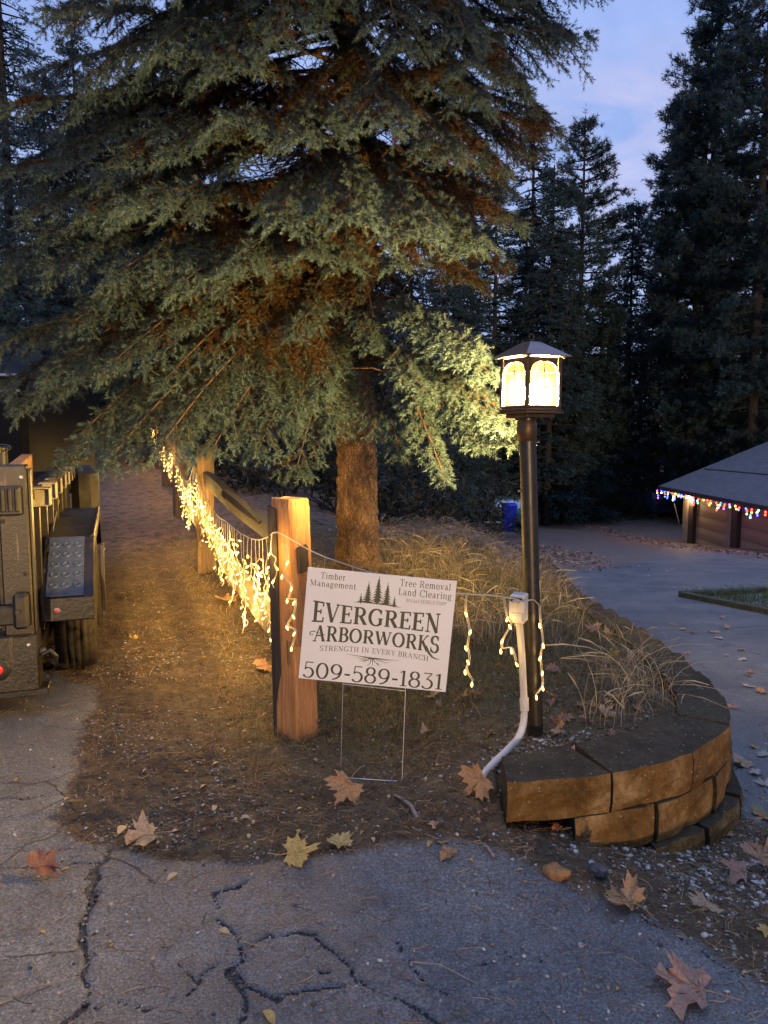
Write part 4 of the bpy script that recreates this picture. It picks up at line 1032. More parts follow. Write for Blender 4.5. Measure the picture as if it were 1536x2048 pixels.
    def logo(mb):
        place([strip([(.30, .742), (.40, .75), (.485, .756), (.57, .757), (.665, .757)], [.001, .005, .009, .005, .001])], mb)
        for a, pts in enumerate(([(.47, .757), (.44, .775), (.39, .782)], [(.475, .758), (.45, .785), (.425, .80)], [(.48, .758), (.475, .79), (.468, .815), (.45, .83)], [(.487, .758), (.49, .80), (.487, .84)],
                                 [(.49, .758), (.505, .79), (.53, .805), (.55, .81)], [(.495, .757), (.53, .775), (.575, .785), (.60, .79)], [(.45, .755), (.42, .765), (.365, .768)], [(.51, .757), (.55, .765), (.62, .768)],
                                 [(.445, .78), (.42, .79), (.40, .795)], [(.52, .795), (.525, .815), (.54, .825)])):
            place([strip(pts, list(np.linspace(.0065, .0012, len(pts))))], mb)
    sub(logo, 'root_logo', INKG)
    # wire stakes
    m = MB(); g = lambda px, py, Y: P(px, py, Y)-cen
    A0 = g(686, 1365, Y0+.01); A1 = g(681, 1555, 2.87); B0 = g(811, 1378, Y0+.01); B1 = g(803, 1585, 2.82)
    A2 = A1+(A1-A0)*.12; up = lambda p0, p1: p0+(p0-p1)*.45
    m.tube([up(A0, A1), A0, A1, A2], .0021, 6); m.tube([up(B0, B1), B0, B1, B1+(B1-B0)*.08], .0021, 6)
    m.tube([A1, g(803, 1563, 2.85)], .0024, 6); m.tube([g(686, 1368, Y0+.008), g(811, 1382, Y0+.008)], .002, 6)
    m.build('wire_stake', STEEL, root)
sign()
# ============================================================ FENCE
FX = lambda Y: -.415-.375*(min(Y, 7)-3.45)-.345*max(0, Y-7)
def post_mesh(h, w, d, seed, lean=(0, 0), twist=0.):
    r = random.Random(seed); n = 10; nz = 26; m = MB(); vs = []
    prof = []
    for sx, sy in ((-1,-1),(1,-1),(1,1),(-1,1)):
        prof.append((sx*w/2*(.82+.25*r.random()), sy*d/2*(.82+.25*r.random())))
    ring = []
    for i in range(4):
        a, b = prof[i], prof[(i+1) % 4]
        for u in (.06, .35, .65, .94): ring.append((a[0]*(1-u)+b[0]*u+r.uniform(-.003, .003), a[1]*(1-u)+b[1]*u+r.uniform(-.003, .003)))
    k = len(ring)
    for j in range(nz+1):
        u = j/nz; z = h*u; s = 1.0-.10*u+(-.05 if j == nz else 0)
        for i, (x, y) in enumerate(ring):
            q = 1+.035*(vnoise(i*1.7+seed, u*5)-.5); vs.append((x*s*q+lean[0]*u, y*s*q+lean[1]*u, z+(.008*(vnoise(i+seed, 3)-.5) if j == nz else 0)))
    fs = [(j*k+i, j*k+(i+1) % k, (j+1)*k+(i+1) % k, (j+1)*k+i) for j in range(nz) for i in range(k)]
    m.add(vs, fs); m.add(vs[-k:], [tuple(range(k))]); m.add(vs[:k], [tuple(range(k))[::-1]])
    Rz = Matrix.Rotation(twist, 4, 'Z'); m.v = [tuple(Rz @ Vector(v)) for v in m.v]; return m
def fence():
    root = empty('wooden_fence', (FX(3.45), 3.45, 0)); tag(root, 'split rail wooden fence running back along the dirt path', 'fence')
    O = np.array([FX(3.45), 3.45, 0])
    ys = [3.45, 6.7, 9.8, 12.8, 15.8, 18.8]
    tops = []
    for i, y in enumerate(ys):
        x = FX(y); z = gz(x, y)-.06; h = 1.2 if i == 0 else 1.2
        m = post_mesh(h, .165 if i == 0 else .17, .155, i*7+3, (-.045 if i == 0 else .02, .01), math.radians(-38 if i == 0 else 15*i))
        o = m.build('post', CEDAR if i == 0 else CEDARM, root); o.location = (x-O[0], y-O[1], z); tag(o, 'bright orange end post with chamfered top' if i == 0 else None)
        tops.append(np.array([x, y, z+h]))
        if i == 0:   # dark board on the post's left back face
            m = MB(); s = MB()
            m.hexa([(-.125,.0,0),(-.072,-.035,0),(-.06,.05,0),(-.11,.07,0),(-.142,.01,1.165),(-.098,-.025,1.15),(-.09,.05,1.16),(-.13,.07,1.17)])
            q = m.build('post_side_board', CEDARD, root); q.location = (x-O[0]+.008, y-O[1], z)
    for i in range(len(ys)-1):
        for k, dz in enumerate((.28, .72)):
            a = tops[i]-[0, 0, dz-.0]; b = tops[i+1]-[0, 0, dz]
            d = unit(b-a); a2 = a-d*.06; b2 = b+d*.06; n = 16; side = unit(np.cross(d, [0, 0, 1])); up = np.cross(side, d)
            hw, hh = (.03, .058) if k == 0 else (.028, .07); vs = []; sh = side*(-.03 if k else .02)
            for j in range(n+1):
                u = j/n; c = a2*(1-u)+b2*u+up*.007*math.sin(u*9+i+k)+sh; hz = hh*(.85+.35*vnoise(u*4+i*3+k, 2)); hx = hw*(.85+.3*vnoise(u*5+i, 7+k))
                for sx, sy in ((-.9,-1),(1,-.8),(.8,1),(-1,.85)): vs.append(tuple(c+side*hx*sx+up*hz*sy-O))
            m = MB(); m.add(vs, [(j*4+q, j*4+(q+1) % 4, j*4+4+(q+1) % 4, j*4+4+q) for j in range(n) for q in range(4)]+[(3,2,1,0), tuple(n*4+q for q in range(4))])
            m.build('rail', CEDARD if k == 0 else CEDARM, root)
    # loose splinter board on the first top rail
    m = MB(); p = P(450, 985, 5.0)-O; q = P(520, 1045, 4.2)-O
    m.tube([p, (p+q)/2+[0, 0, .01], q], [.03, .035, .012], 4, sm=False); m.build('loose_board', CEDARD, root)
fence()
# ============================================================ ICICLE LIGHTS
BULBM = emis('warm_white_led', (1, .66, .17), 5.0, 'NONE')
def catm(pts, n=8):
    pts = [np.array(p, float) for p in pts]; o = []
    for i in range(len(pts)-1):
        p0 = pts[max(i-1, 0)]; p1 = pts[i]; p2 = pts[i+1]; p3 = pts[min(i+2, len(pts)-1)]
        for u in np.linspace(0, 1, n, endpoint=False): o.append(.5*((2*p1)+(-p0+p2)*u+(2*p0-5*p1+4*p2-p3)*u*u+(-p0+3*p1-3*p2+p3)*u**3))
    return o+[pts[-1]]
def icicles():
    root = empty('icicle_lights', tuple(OB)); tag(root, 'warm white icicle string lights draped along the fence and outlet box', 'string lights')
    O = OB
    def fz(Y, dz): return np.array([FX(Y)-.09, Y, gz(FX(Y), Y)+1.14-.06-dz])
    main = [P(1080, 1212, 2.98), P(1066, 1200, 2.91), P(1045, 1203, 2.89), P(1030, 1198, 2.89), P(985, 1191, 2.92), P(935, 1188, 2.93), P(860, 1178, 2.96), P(745, 1146, 3.1), P(650, 1114, 3.22), P(600, 1090, 3.27), P(553, 1065, 3.30),
            P(536, 1074, 3.55), P(510, 1079, 3.9), P(480, 1066, 4.3), P(455, 1045, 4.8), P(438, 1034, 5.3), P(426, 1018, 5.7), P(410, 990, 6.1), P(398, 962, 6.4), P(388, 932, 6.6)]
    for Y, dz in ((7.1, .3), (7.8, .36), (8.8, .25), (9.75, .12), (10.5, .35), (11.5, .36), (12.7, .14), (13.6, .34), (14.6, .3), (15.7, .14), (16.8, .3), (18.7, .15)): main.append(fz(Y, dz))
    path = catm(main, 8); cord = MB(); cord.tube([p-O for p in path], .0032, 5, cap=False)
    S = np.concatenate([[0], np.cumsum([np.linalg.norm(path[i+1]-path[i]) for i in range(len(path)-1)])])
    pa = np.array(path)
    def at(s): return np.array([np.interp(s, S, pa[:, k]) for k in range(3)])
    bulbs = []
    bm = MB(); bm.lathe([(.0001, -.011), (.0033, -.009), (.0048, -.004), (.0045, .002), (.003, .008), (.0001, .012)], (0, 0, 0), 8)
    def bulb(p, d): bulbs.append((np.array(p), unit(np.array(d, float))))
    def drop(p0, n, step=.062, wob=.014, first=.07):
        p = np.array(p0, float); pts = [p.copy()]; p = p+[random.uniform(-.008, .008), random.uniform(-.008, .008), -first]; pts.append(p.copy())
        for k in range(n):
            q = p+np.array([random.uniform(-wob, wob), random.uniform(-wob, wob), -step*random.uniform(.75, 1.2)])
            d = np.array([random.uniform(-.8, .8), random.uniform(-.6, .3), random.uniform(-1.2, .0)])
            bp = p+unit(d)*.022; cord.tube([p-O, p+unit(d)*.012-O], .0042, 5, cap=False); bulb(bp, d)
            mid = (p+q)/2+np.array([random.uniform(-.018, .018), random.uniform(-.01, .01), 0]); pts += [mid, q.copy()]; p = q
        cord.tube([x-O for x in catm(pts, 3)], .0024, 4, cap=False)
    def explicit(ps, Y):
        w = [P(x, y, Y) for x, y in ps]; cord.tube([x-O for x in catm(w, 4)], .0026, 4, cap=False); cord.tube([x+np.array([.006, .004, 0])-O for x in catm(w, 4)], .0022, 4, cap=False)
        for k in range(1, len(w)):
            if k == 1 and np.linalg.norm(w[1]-w[0]) < .03: continue
            bulb(w[k]+[random.uniform(-.006, .006), -.008, -.012], (random.uniform(-.7, .7), -.3, -1))
    explicit([(1078,1212),(1080,1245),(1085,1285),(1080,1310),(1082,1340),(1084,1370),(1072,1388)], 2.97)
    explicit([(1006,1193),(1013,1232),(1022,1247),(1006,1276),(1003,1296),(1022,1296),(1031,1322)], 2.92)
    explicit([(932,1190),(930,1222),(938,1258),(934,1290),(938,1318),(932,1338),(945,1362)], 2.92)
    explicit([(568,1084),(574,1120),(566,1148),(582,1172),(576,1196),(590,1200),(586,1228),(574,1250),(590,1262),(583,1292)], 3.27)
    s = S[10*8]+.10
    # drops hidden behind the sign (their glow falls on the post)
    for u, n in ((650, 4), (700, 5), (780, 4), (850, 5)):
        i = int(np.argmin([abs(768+p[0]/p[1]*F-u)+(0 if p[1] < 3.5 else 999) for p in path])); drop(path[i], n, .06)
    s = S[8*10]+.10
    while s < S[-1]-.2:
        p = at(s); n = random.choice([3, 4, 5, 6, 7]); 
        if p[1] > 8: n = random.choice([3, 4, 5])
        drop(p, n, .06, .016, random.uniform(.05, .16)); s += random.uniform(.085, .14) if p[1] < 8 else random.uniform(.2, .3)
    cord.build('cord', WIRE, root)
    bulbs.sort(key=lambda b: b[0][1])
    proto = None
    for k, (p, d) in enumerate(bulbs[:100]):
        if proto is None: proto = bm.build('bulb', BULBM, root, smooth=True); o = proto
        else: o = proto.copy(); col.objects.link(o); o.parent = root
        o.location = tuple(p-O); o.rotation_euler = Vector(tuple(-d)).to_track_quat('Z', 'X').to_euler()
    rest = MB(); v0 = np.array(bm.v)
    for p, d in bulbs[100:]:
        R = np.array(Vector(tuple(-d)).to_track_quat('Z', 'X').to_matrix()); sc_ = 1+.0*p[1]
        rest.add((v0*sc_) @ R.T+p-O, bm.f)
    o = rest.build('far_bulbs', BULBM, root, smooth=True); tag(o, kind='stuff')
    print('bulbs', len(bulbs))
    # the light the little bulbs give off, one lamp per handful of bulbs
    L = bpy.data.lights.new('led_glow', 'POINT'); L.color = (1, .58, .14); L.energy = LED_W; L.shadow_soft_size = .012
    near = [b for b in bulbs if b[0][1] < 3.3]; rest_ = [b for b in bulbs if b[0][1] >= 3.3]
    pick = near[::2]; Ls = bpy.data.lights.new('led_glow_fence', 'POINT'); Ls.color = L.color; Ls.energy = LED_W2; Ls.shadow_soft_size = .03
    L.energy = LED_W
    for p, d in pick:
        o = bpy.data.objects.new('led_glow', L); col.objects.link(o); o.location = tuple(p+np.array([0, -.02, 0])); o.parent = None
    for p, d in rest_[::6]:
        o = bpy.data.objects.new('led_glow_fence', Ls); col.objects.link(o); o.location = tuple(p+np.array([-.02, -.02, 0]))
LED_W = .16; LED_W2 = 3.4
icicles()
# ============================================================ TRAILER
def trailer():
    o0 = np.array([-1.8, 3.75, 0.]); root = empty('utility_trailer', (-1.835, 3.75, 0)); tag(root, 'dark brown steel utility trailer parked at the left edge with its rear corner facing out', 'trailer')
    def W(a, b=0, c=0): return None
    def bx(m, x0, x1, y0, y1, z0, z1, bev=.004): return m.box(((x0+x1)/2-o0[0], (y0+y1)/2-o0[1], (z0+z1)/2), (x1-x0, y1-y0, z1-z0), bev=bev)
    m = MB()   # bed side wall, floor, front
    bx(m, -1.86, -1.80, 3.85, 7.6, .30, 1.10); bx(m, -3.85, -3.79, 3.85, 7.6, .30, 1.10); bx(m, -3.79, -1.86, 3.85, 7.6, .40, .46); bx(m, -3.79, -1.86, 7.54, 7.6, .46, 1.1)
    bx(m, -1.875, -1.775, 3.85, 7.6, 1.10, 1.15); bx(m, -1.89, -1.75, 3.85, 7.6, .26, .36)
    m.build('bed', TRAIL, root)
    m = MB()  # corner post
    bx(m, -1.91, -1.775, 3.70, 3.84, .16, 1.30, .008); bx(m, -1.775, -1.762, 3.73, 3.83, .18, 1.28)
    m.build('corner_post', TRAIL, root)
    m = MB(); bx(m, -2.02, -1.935, 3.71, 3.82, .52, 1.30, .006); bx(m, -3.8, -2.03, 3.72, 3.80, .50, 1.28); bx(m, -3.8, -1.94, 3.69, 3.72, 1.22, 1.30)
    m.build('tailgate', TRAIL, root)
    for k, (bx_, bz_) in enumerate(((-1.80, .20), (-1.80, .39), (-1.89, 1.02), (-1.80, 1.24), (-1.80, .75), (-1.96, 1.0), (-1.96, .7))):
        m = MB(); m.lathe([(.0001, .008), (.008, .007), (.011, .003), (.012, 0)], (bx_-o0[0], (3.66 if bz_ < .45 else 3.70 if bx_ > -1.9 else 3.71)-o0[1], bz_), 6, Matrix.Rotation(PI/2, 4, 'X'), sm=False); m.build('bolt', STEEL if k % 2 else TRAILD, root)
    m = MB(); bx(m, -1.925, -1.905, 3.705, 3.80, .46, 1.30, .003); m.build('gate_hinge_rod', TRAILD, root)
    m = MB(); bx(m, -3.85, -1.755, 3.66, 3.84, .15, .44, .008); bx(m, -3.8, -1.72, 3.70, 3.82, .11, .145); m.build('rear_beam', TRAIL, root)
    m = MB(); bx(m, -2.4, -1.80, 3.64, 3.69, .50, .60, .01); bx(m, -1.86, -1.79, 3.62, 3.70, .48, .66, .015); m.tube([(-1.835-o0[0], 3.6-o0[1], .575), (-1.835-o0[0], 3.63-o0[1], .575)], .012, 10); m.build('latch_bar', TRAILD, root)
    m = MB(); m.tube([(-1.74-o0[0], 3.68-o0[1], .33), (-1.70-o0[0], 3.67-o0[1], .35), (-1.675-o0[0], 3.68-o0[1], .31), (-1.68-o0[0], 3.70-o0[1], .26), (-1.70-o0[0], 3.7-o0[1], .29)], .012, 8)
    m.lathe([(.0001, -.02), (.02, -.02), (.022, .02), (.0001, .02)], (-1.745-o0[0], 3.70-o0[1], .34), 12, Matrix.Rotation(PI/2, 4, 'Y')); m.build('hinge_hook', TRAILD, root)
    m = MB(); bx(m, -1.93, -1.80, 3.66, 3.70, 1.05, 1.20, .01)
    for k in range(4): bx(m, -1.925+.032*k, -1.905+.032*k, 3.645, 3.66, 1.07, 1.19, .006)
    m.build('top_hinge', TRAILD, root)
    # tail light
    red = emis('red_lens', (.8, .03, .03), .35)
    m = MB(); c = P(2, 1335, 3.655)-o0; Mx = Matrix.Rotation(PI/2, 4, 'X'); m.lathe([(.0001, .012), (.018, .011), (.024, .004), (.024, 0)], c, 18, Mx); tl = m.build('tail_light', red, root)
    m = MB(); m.lathe([(.025, .004), (.055, .004), (.058, 0)], c, 22, Mx); m.build('grommet', TRAILD, tl)
    # fender
    zf = .83; x0, x1 = -1.765, -1.50
    f = MB(); pr = [(6.9, .45), (6.65, .80), (6.3, zf+.01), (4.46, zf), (3.985, .555), (3.985, .43)]
    for k in range(len(pr)-1):
        (ya, za), (yb, zb) = pr[k], pr[k+1]; 
        f.add([(x-o0[0], y-o0[1], z) for x in (x0, x1) for (y, z) in ((ya, za), (yb, zb), (yb+(.006 if k == 4 else 0), zb-.008), (ya, za-.008))], [(0,1,5,4),(3,7,6,2),(0,3,2,1),(4,5,6,7),(0,4,7,3),(1,2,6,5)])
    # outer skirt following the profile
    for k in range(len(pr)-1):
        (ya, za), (yb, zb) = pr[k], pr[k+1]
        sk = lambda y, z: (y, max(z-.10, .42)) if 4.3 < y < 6.4 else (y+(.07 if y < 5 else -.07), z-.03)
        (yc, zc), (yd, zd) = sk(ya, za), sk(yb, zb)
        f.add([(x-o0[0], y-o0[1], z) for x in (x1, x1+.006) for (y, z) in ((ya, za), (yb, zb), (yd, zd), (yc, zc))], [(0,3,2,1),(4,5,6,7),(0,1,5,4),(1,2,6,5),(2,3,7,6),(3,0,4,7)])
    f.build('fender', TRAIL, root)
    # step plate with dimples on the sloped part
    d = np.array([0, 3.985-4.46, .555-zf]); Ld = np.linalg.norm(d); d = d/Ld; nn = np.array([0, d[2], -d[1]]); nn = nn if nn[2] > 0 else -nn
    plate = simple('sky_tinted_step_plate', (.055, .07, .11), .5, .2, .3, 25, .25); m = MB()  # blue of the reflected sky is put into the plate colour
    c = np.array([(x0+x1)/2-.01, 4.46, zf])+d*Ld*.5+nn*.006-o0; Rm = Matrix(((1, 0, 0), (0, d[1], nn[1]), (0, d[2], nn[2]))); m.box(c, (x1-x0-.07, Ld*.98, .005), Rm, .001)
    for i in range(3):
        for j in range(5):
            q = c+np.array([(-.062+i*.062), 0, 0])+d*(-.19+j*.092)+nn*.003; m.lathe([(.024, 0), (.021, .004), (.016, .0045), (.012, .0)], q, 16, Rm.to_4x4())
    m.build('step_plate', plate, root)
    m = MB(); c = P(153, 1224, 3.975)-o0; m.lathe([(.0001, .008), (.008, .007), (.011, 0)], c, 12, Mx); mk = m.build('marker_light', red, root)
    m = MB(); m.lathe([(.011, .004), (.017, .003), (.018, 0)], c, 14, Mx); m.build('marker_ring', STEEL, mk)
    m = MB(); bx(m, x0, x1+.002, 3.975, 3.982, .43, .553, .001); m.build('fender_rear_plate', TRAIL, root)
    m = MB()
    m.tube([(x1-.0-o0[0], 4.46-o0[1], zf), (x1-o0[0], 6.3-o0[1], zf+.01)], .012, 6); m.tube([(x0+.02-o0[0], 4.3-o0[1], .78), (x0-.03-o0[0], 6.3-o0[1], .96)], .012, 6); m.build('fender_trim', TRAIL, root)
    # wheels
    def wheel(yc, xw=-1.615):
        w = MB(); r = .355; hw = .115; prof = []
        Mw = Matrix.Rotation(PI/2, 4, 'Y')
        pf = [(.20, -hw+.02), (.27, -hw), (.325, -hw+.005), (.345, -hw+.03)]
        for g in (-.055, -.018, .018, .055): pf += [(r, g-.012), (r, g+.010), (r-.011, g+.012), (r-.011, g+.022)]
        pf += [(.345, hw-.03), (.325, hw-.005), (.27, hw), (.20, hw-.02)]
        w.lathe(pf, (xw-o0[0], yc-o0[1], r-.012), 56, Mw); t = w.build('tyre', RUBBER, root)
        w = MB(); w.lathe([(.0001, .05), (.05, .06), (.06, .045), (.12, .05), (.17, .075), (.2, .09), (.205, .08), (.205, -.08)], (xw-o0[0], yc-o0[1], r-.012), 32, Mw); w.build('rim', simple('white_rim', (.4, .4, .38), .5), t)
    wheel(4.56); wheel(5.45)
    # stake pockets on the side wall (open square tubes, pale colour stands in for their lit edges)
    for k in range(7):
        y = 4.05+.48*k; m = MB(); z = 1.06; X0, X1 = -1.798, -1.70
        for a in ((X0, X0+.006, z, z+.1), (X1-.006, X1, z, z+.1), (X0, X1, z, z+.006), (X0, X1, z+.094, z+.1)): bx(m, a[0], a[1], y, y+.14, a[2], a[3], .001)
        bx(m, X0+.004, X1-.004, y+.02, y+.03, z+.004, z+.096, 0); m.build('stake_pocket', simple('pocket_lit_edge', (.28, .23, .14), .5) if k == 0 else bpy.data.materials['pocket_lit_edge'], root)
        m = MB(); bx(m, X0+.001, X0+.04, y+.03, y+.10, .36, 1.05, .003); m.build('side_rib', TRAIL, root)
    # orange plywood inside and grey pvc stub, ring
    m = MB(); m.hexa([tuple(np.array(p)-o0) for p in ((-1.95,3.9,.6),(-1.885,3.9,.6),(-1.885,5.2,.6),(-1.95,5.2,.6),(-1.95,3.9,1.24),(-1.885,3.9,1.24),(-1.885,5.2,1.32),(-1.95,5.2,1.32))]); m.build('side_board', RUSTW, root)
    m = MB(); c = P(68, 895, 4.1)-o0; m.lathe([(.042, 0), (.048, .004), (.052, 0), (.048, -.004), (.042, 0)], c, 24, Matrix.Rotation(.35, 4, 'X'))
    m.tube([c+[-.04, 0, 0], c+[.04, 0, .004]], .004, 6); m.tube([c+[0, -.0, 0], c+[0, .0, -.10]], .03, 12); m.build('tie_down_ring', TRAILD, root)
    m = MB(); a = P(40, 905, 3.95)-o0; m.tube([a, a+[-.006, 0, .10], a+[-.008, 0, .11], a+[-.02, 0, .19]], [.02, .018, .008, .006], 10); m.build('marker_stick', simple('tan_stick', (.35, .27, .13), .7), root)
    # spare wheel standing behind the fender
    w = MB(); Mw = Matrix.Rotation(PI/2, 4, 'X'); c = np.array([-2.57, 6.62, 1.0])
    m = MB(); bx(m, -1.74, -1.50, 6.9, 7.25, .5, 1.17, .07); m.build('toolbox', TRAILD, root)
    m = MB(); bx(m, -1.46, -1.435, 4.3, 4.35, .36, .80, .004); m.build('fender_bracket', TRAIL, root); root.rotation_euler = (0, 0, math.radians(20))
trailer()
def truck():
    o0 = np.array([-4.3, 8.6, 0.]); z0 = gz(-4.3, 8.6); root = empty('pickup_truck', (o0[0], o0[1], z0)); tag(root, 'dark navy truck with chrome trim half hidden behind the spruce branches', 'truck')
    m = MB(); L_ = lambda x, y, z: (x-o0[0], y-o0[1], z)
    def bx(m, x0, x1, y0, y1, a, b, bev=.03): return m.box(((x0+x1)/2-o0[0], (y0+y1)/2-o0[1], (a+b)/2), (x1-x0, y1-y0, b-a), bev=bev)
    bx(m, -7.4, -3.75, 7.8, 9.7, .45, 1.85, .06); m.build('body', NAVY, root)
    m = MB(); m.hexa([L_(-6.9, 7.9, 1.85), L_(-4.1, 7.9, 1.85), L_(-4.1, 9.6, 1.85), L_(-6.9, 9.6, 1.85), L_(-6.6, 8.1, 2.32), L_(-4.4, 8.1, 2.32), L_(-4.4, 9.4, 2.32), L_(-6.6, 9.4, 2.32)]); m.build('cab', NAVY, root)
    m = MB(); m.hexa([L_(-6.7, 7.94, 1.95), L_(-4.25, 7.94, 1.95), L_(-4.25, 7.96, 1.95), L_(-6.7, 7.96, 1.95), L_(-6.5, 8.06, 2.25), L_(-4.5, 8.06, 2.25), L_(-4.5, 8.09, 2.25), L_(-6.5, 8.09, 2.25)])
    m.build('window', simple('tinted_glass', (.02, .03, .04), .05, 0, .1, 2, 0, spec=1), root)
    for z in (1.76, 1.60): 
        m = MB(); bx(m, -7.3, -3.78, 7.775, 7.80, z, z+.028, .006); m.build('chrome_strip', CHROME, root)
    for x in (-6.7, -4.5):
        w = MB(); w.lathe([(.0001, .1), (.25, .1), (.27, .13), (.38, .12), (.4, .08), (.4, -.12)], (x-o0[0], 7.95-o0[1], .38), 36, Matrix.Rotation(PI/2, 4, 'X')); w.build('wheel', RUBBER, root)
truck()
# ============================================================ GARAGE
def garage():
    gx0 = 11.45; yb, yf = 28.2, 17.5; zg = -2.72; root = empty('garage', (gx0, yb, zg)); tag(root, 'brown garage with dark shingle roof and coloured lights under the eave', 'garage')
    o0 = np.array([gx0, yb, zg])
    wallm = simple('taupe_siding', (.26, .21, .17), .8, 0, .15, 3, .3); darkm = simple('dark_trim', (.035, .025, .022), .7); 
    dm, t, b, o = nt('garage_door_paint'); wv = N(t, 'ShaderNodeTexWave', bands_direction='Z'); wv.inputs['Scale'].default_value = .75; wv.inputs['Distortion'].default_value = .25; t.links.new(coord(t), wv.inputs[0])
    b.inputs['Base Color'].default_value = (.30, .22, .15, 1); b.inputs['Roughness'].default_value = .7; c = ramp(t, wv.outputs[1], [(0, (.2, .15, .1)), (.12, (.30, .23, .16)), (1, (.33, .25, .17))]); t.links.new(c, b.inputs['Base Color']); bump(t, b, wv.outputs[1], .5, .04)
    rm, t, b, o = nt('asphalt_shingle'); n1 = noise(t, 3, 5, .7, coord(t)); n2 = noise(t, 40, 3, .6, coord(t)); br = N(t, 'ShaderNodeTexBrick'); mp = coord(t, 'Object'); sp2 = N(t, 'ShaderNodeSeparateXYZ'); t.links.new(mp, sp2.inputs[0]); cb = N(t, 'ShaderNodeCombineXYZ'); t.links.new(sp2.outputs[1], cb.inputs[0]); t.links.new(sp2.outputs[0], cb.inputs[1]); t.links.new(cb.outputs[0], br.inputs[0])
    br.inputs['Scale'].default_value = 2.2; br.inputs['Color1'].default_value = (.085, .08, .085, 1); br.inputs['Color2'].default_value = (.12, .11, .115, 1); br.inputs['Mortar'].default_value = (.03, .03, .03, 1); br.inputs['Mortar Size'].default_value = .012
    c = mixc(t, 1., br.outputs[0], ramp(t, n2, [(.3, (.7,)*3), (.7, (1.3,)*3)]), 'MULTIPLY'); t.links.new(c, b.inputs['Base Color']); b.inputs['Roughness'].default_value = .75; bump(t, b, n2, .5, .02)
    def bx(m, x0, x1, y0, y1, a, b, bev=.006): return m.box(((x0+x1)/2-o0[0], (y0+y1)/2-o0[1], (a+b)/2-o0[2]), (x1-x0, y1-y0, b-a), bev=bev)
    he = zg+2.12
    m = MB(); bx(m, gx0+.1, gx0+8, yb-.12, yb, zg-.6, he+.2); bx(m, gx0+.1, gx0+8, yf, yf+.12, zg-.2, he+.2); bx(m, gx0+7.9, gx0+8, yf+.12, yb-.12, zg-.2, he+.2)
    bx(m, gx0, gx0+.1, yf, yb, zg+1.98, he+.12)   # header over doors
    g = MB()  # gable triangles
    for y in (yb-.06, yf+.06): m.add([(gx0+.1-o0[0], y-o0[1], he+.2-zg), (gx0+8-o0[0], y-o0[1], he+.2-zg), (gx0+4-o0[0], y-o0[1], he+1.75-zg)], [(0, 1, 2)])
    m.build('wall', wallm, root)
    ys = [yb, yb-.45, yb-.70]     # far pier, dark post, doors
    y = yb
    m = MB(); bx(m, gx0, gx0+.12, yb-.62, yb-.002, zg, zg+1.98); m.build('pier', wallm, root)
    y = yb-.62; k = 0
    while y-3.4 > yf-.1:
        m = MB(); bx(m, gx0-.05, gx0+.12, y-.42, y, zg, zg+1.98); m.build('door_post', darkm, root)
        m = MB(); bx(m, gx0+.09, gx0+.13, y-2.95, y-.42, zg+.02, zg+1.98); m.build('garage_door', dm, root)
        m = MB(); bx(m, gx0, gx0+.12, y-3.42, y-2.98, zg, zg+1.98); bx(m, gx0-.02, gx0, y-3.40, y-3.0, zg+.0, zg+.12); m.build('pier', wallm, root); y -= 3.42; k += 1
    # roof slabs, eave over the doors
    ex = gx0-.75; zr0 = he-.02; rx = gx0+4; slope = math.tan(math.radians(22.5)); zr1 = zr0+(rx-ex)*slope; m = MB()
    ya, yb2 = yf-.5, yb+.55
    for sx in (1, -1):
        xe = ex if sx == 1 else 2*rx-ex
        q = [(xe, ya, zr0), (rx, ya, zr1), (rx, yb2, zr1), (xe, yb2, zr0)]
        m.hexa([tuple(np.array(p)-o0) for p in q]+[tuple(np.array(p)-o0+[0, 0, .1]) for p in q])
    m.build('roof', rm, root)
    m = MB(); bx(m, ex-.03, ex-.004, ya, yb2, zr0-.05, zr0+.09); m.build('fascia', darkm, root)
    m = MB(); p1 = np.array([ex+1.6, yb2-.3, zr0+1.6*slope+.115]); p2 = np.array([ex+1.75, ya, zr0+1.75*slope+.115]); m.tube([p1-o0, p2-o0], .022, 5); m.build('roof_cable', darkm, root)
    # soffit bracket lit warm
    m = MB(); m.tube([np.array([ex+.1, yb+.35, zr0-.05])-o0, np.array([gx0, yb-.1, zr0-.28])-o0], .05, 4, sm=False); m.build('eave_brace', simple('pale_brace', (.45, .36, .24), .7), root)
    m = MB(); m.tube([P(1348, 1005, 28.5)-o0, P(1358, 1045, 28.5)-o0], .02, 5); m.build('downspout', STEEL, root)
    lm = emis('bright_floodlight', (1, .72, .3), 60.); m = MB(); p = P(1378, 993, 27.6); m.lathe([(.0001, .07), (.06, .04), (.08, 0), (.06, -.04), (.0001, -.06)], p-o0, 14); m.build('eave_light', lm, root)
    L = bpy.data.lights.new('eave_glow', 'POINT'); L.color = (1, .62, .25); L.energy = 45; L.shadow_soft_size = .1; o = bpy.data.objects.new('eave_glow', L); col.objects.link(o); o.location = tuple(p+[-.15, -.1, -.12])
    # slab
    m = MB(); bx(m, gx0-1.0, gx0+8, yf-.5, yb+.3, zg-.5, zg-.005, .01); s = m.build('concrete_apron', simple('apron_concrete', (.33, .32, .31), .8), None); s.location = tuple(o0); tag(s, kind='structure')
    # coloured lights
    root2 = empty('coloured_string_lights', (ex, yb, zr0)); tag(root2, 'multicoloured string lights hanging from the garage eave', 'string lights'); o1 = np.array([ex, yb, zr0]); cd = MB()
    cs = {'red': (1, .05, .03), 'blue': (.05, .1, 1), 'green': (.15, .9, .25), 'amber': (1, .4, .06), 'purple': (.5, .08, 1), 'white': (1, .72, .5)}
    mats = {k: emis('bulb_'+k, v, 9, 'NONE') for k, v in cs.items()}; protos = {}
    y = yb+.55; prev = None
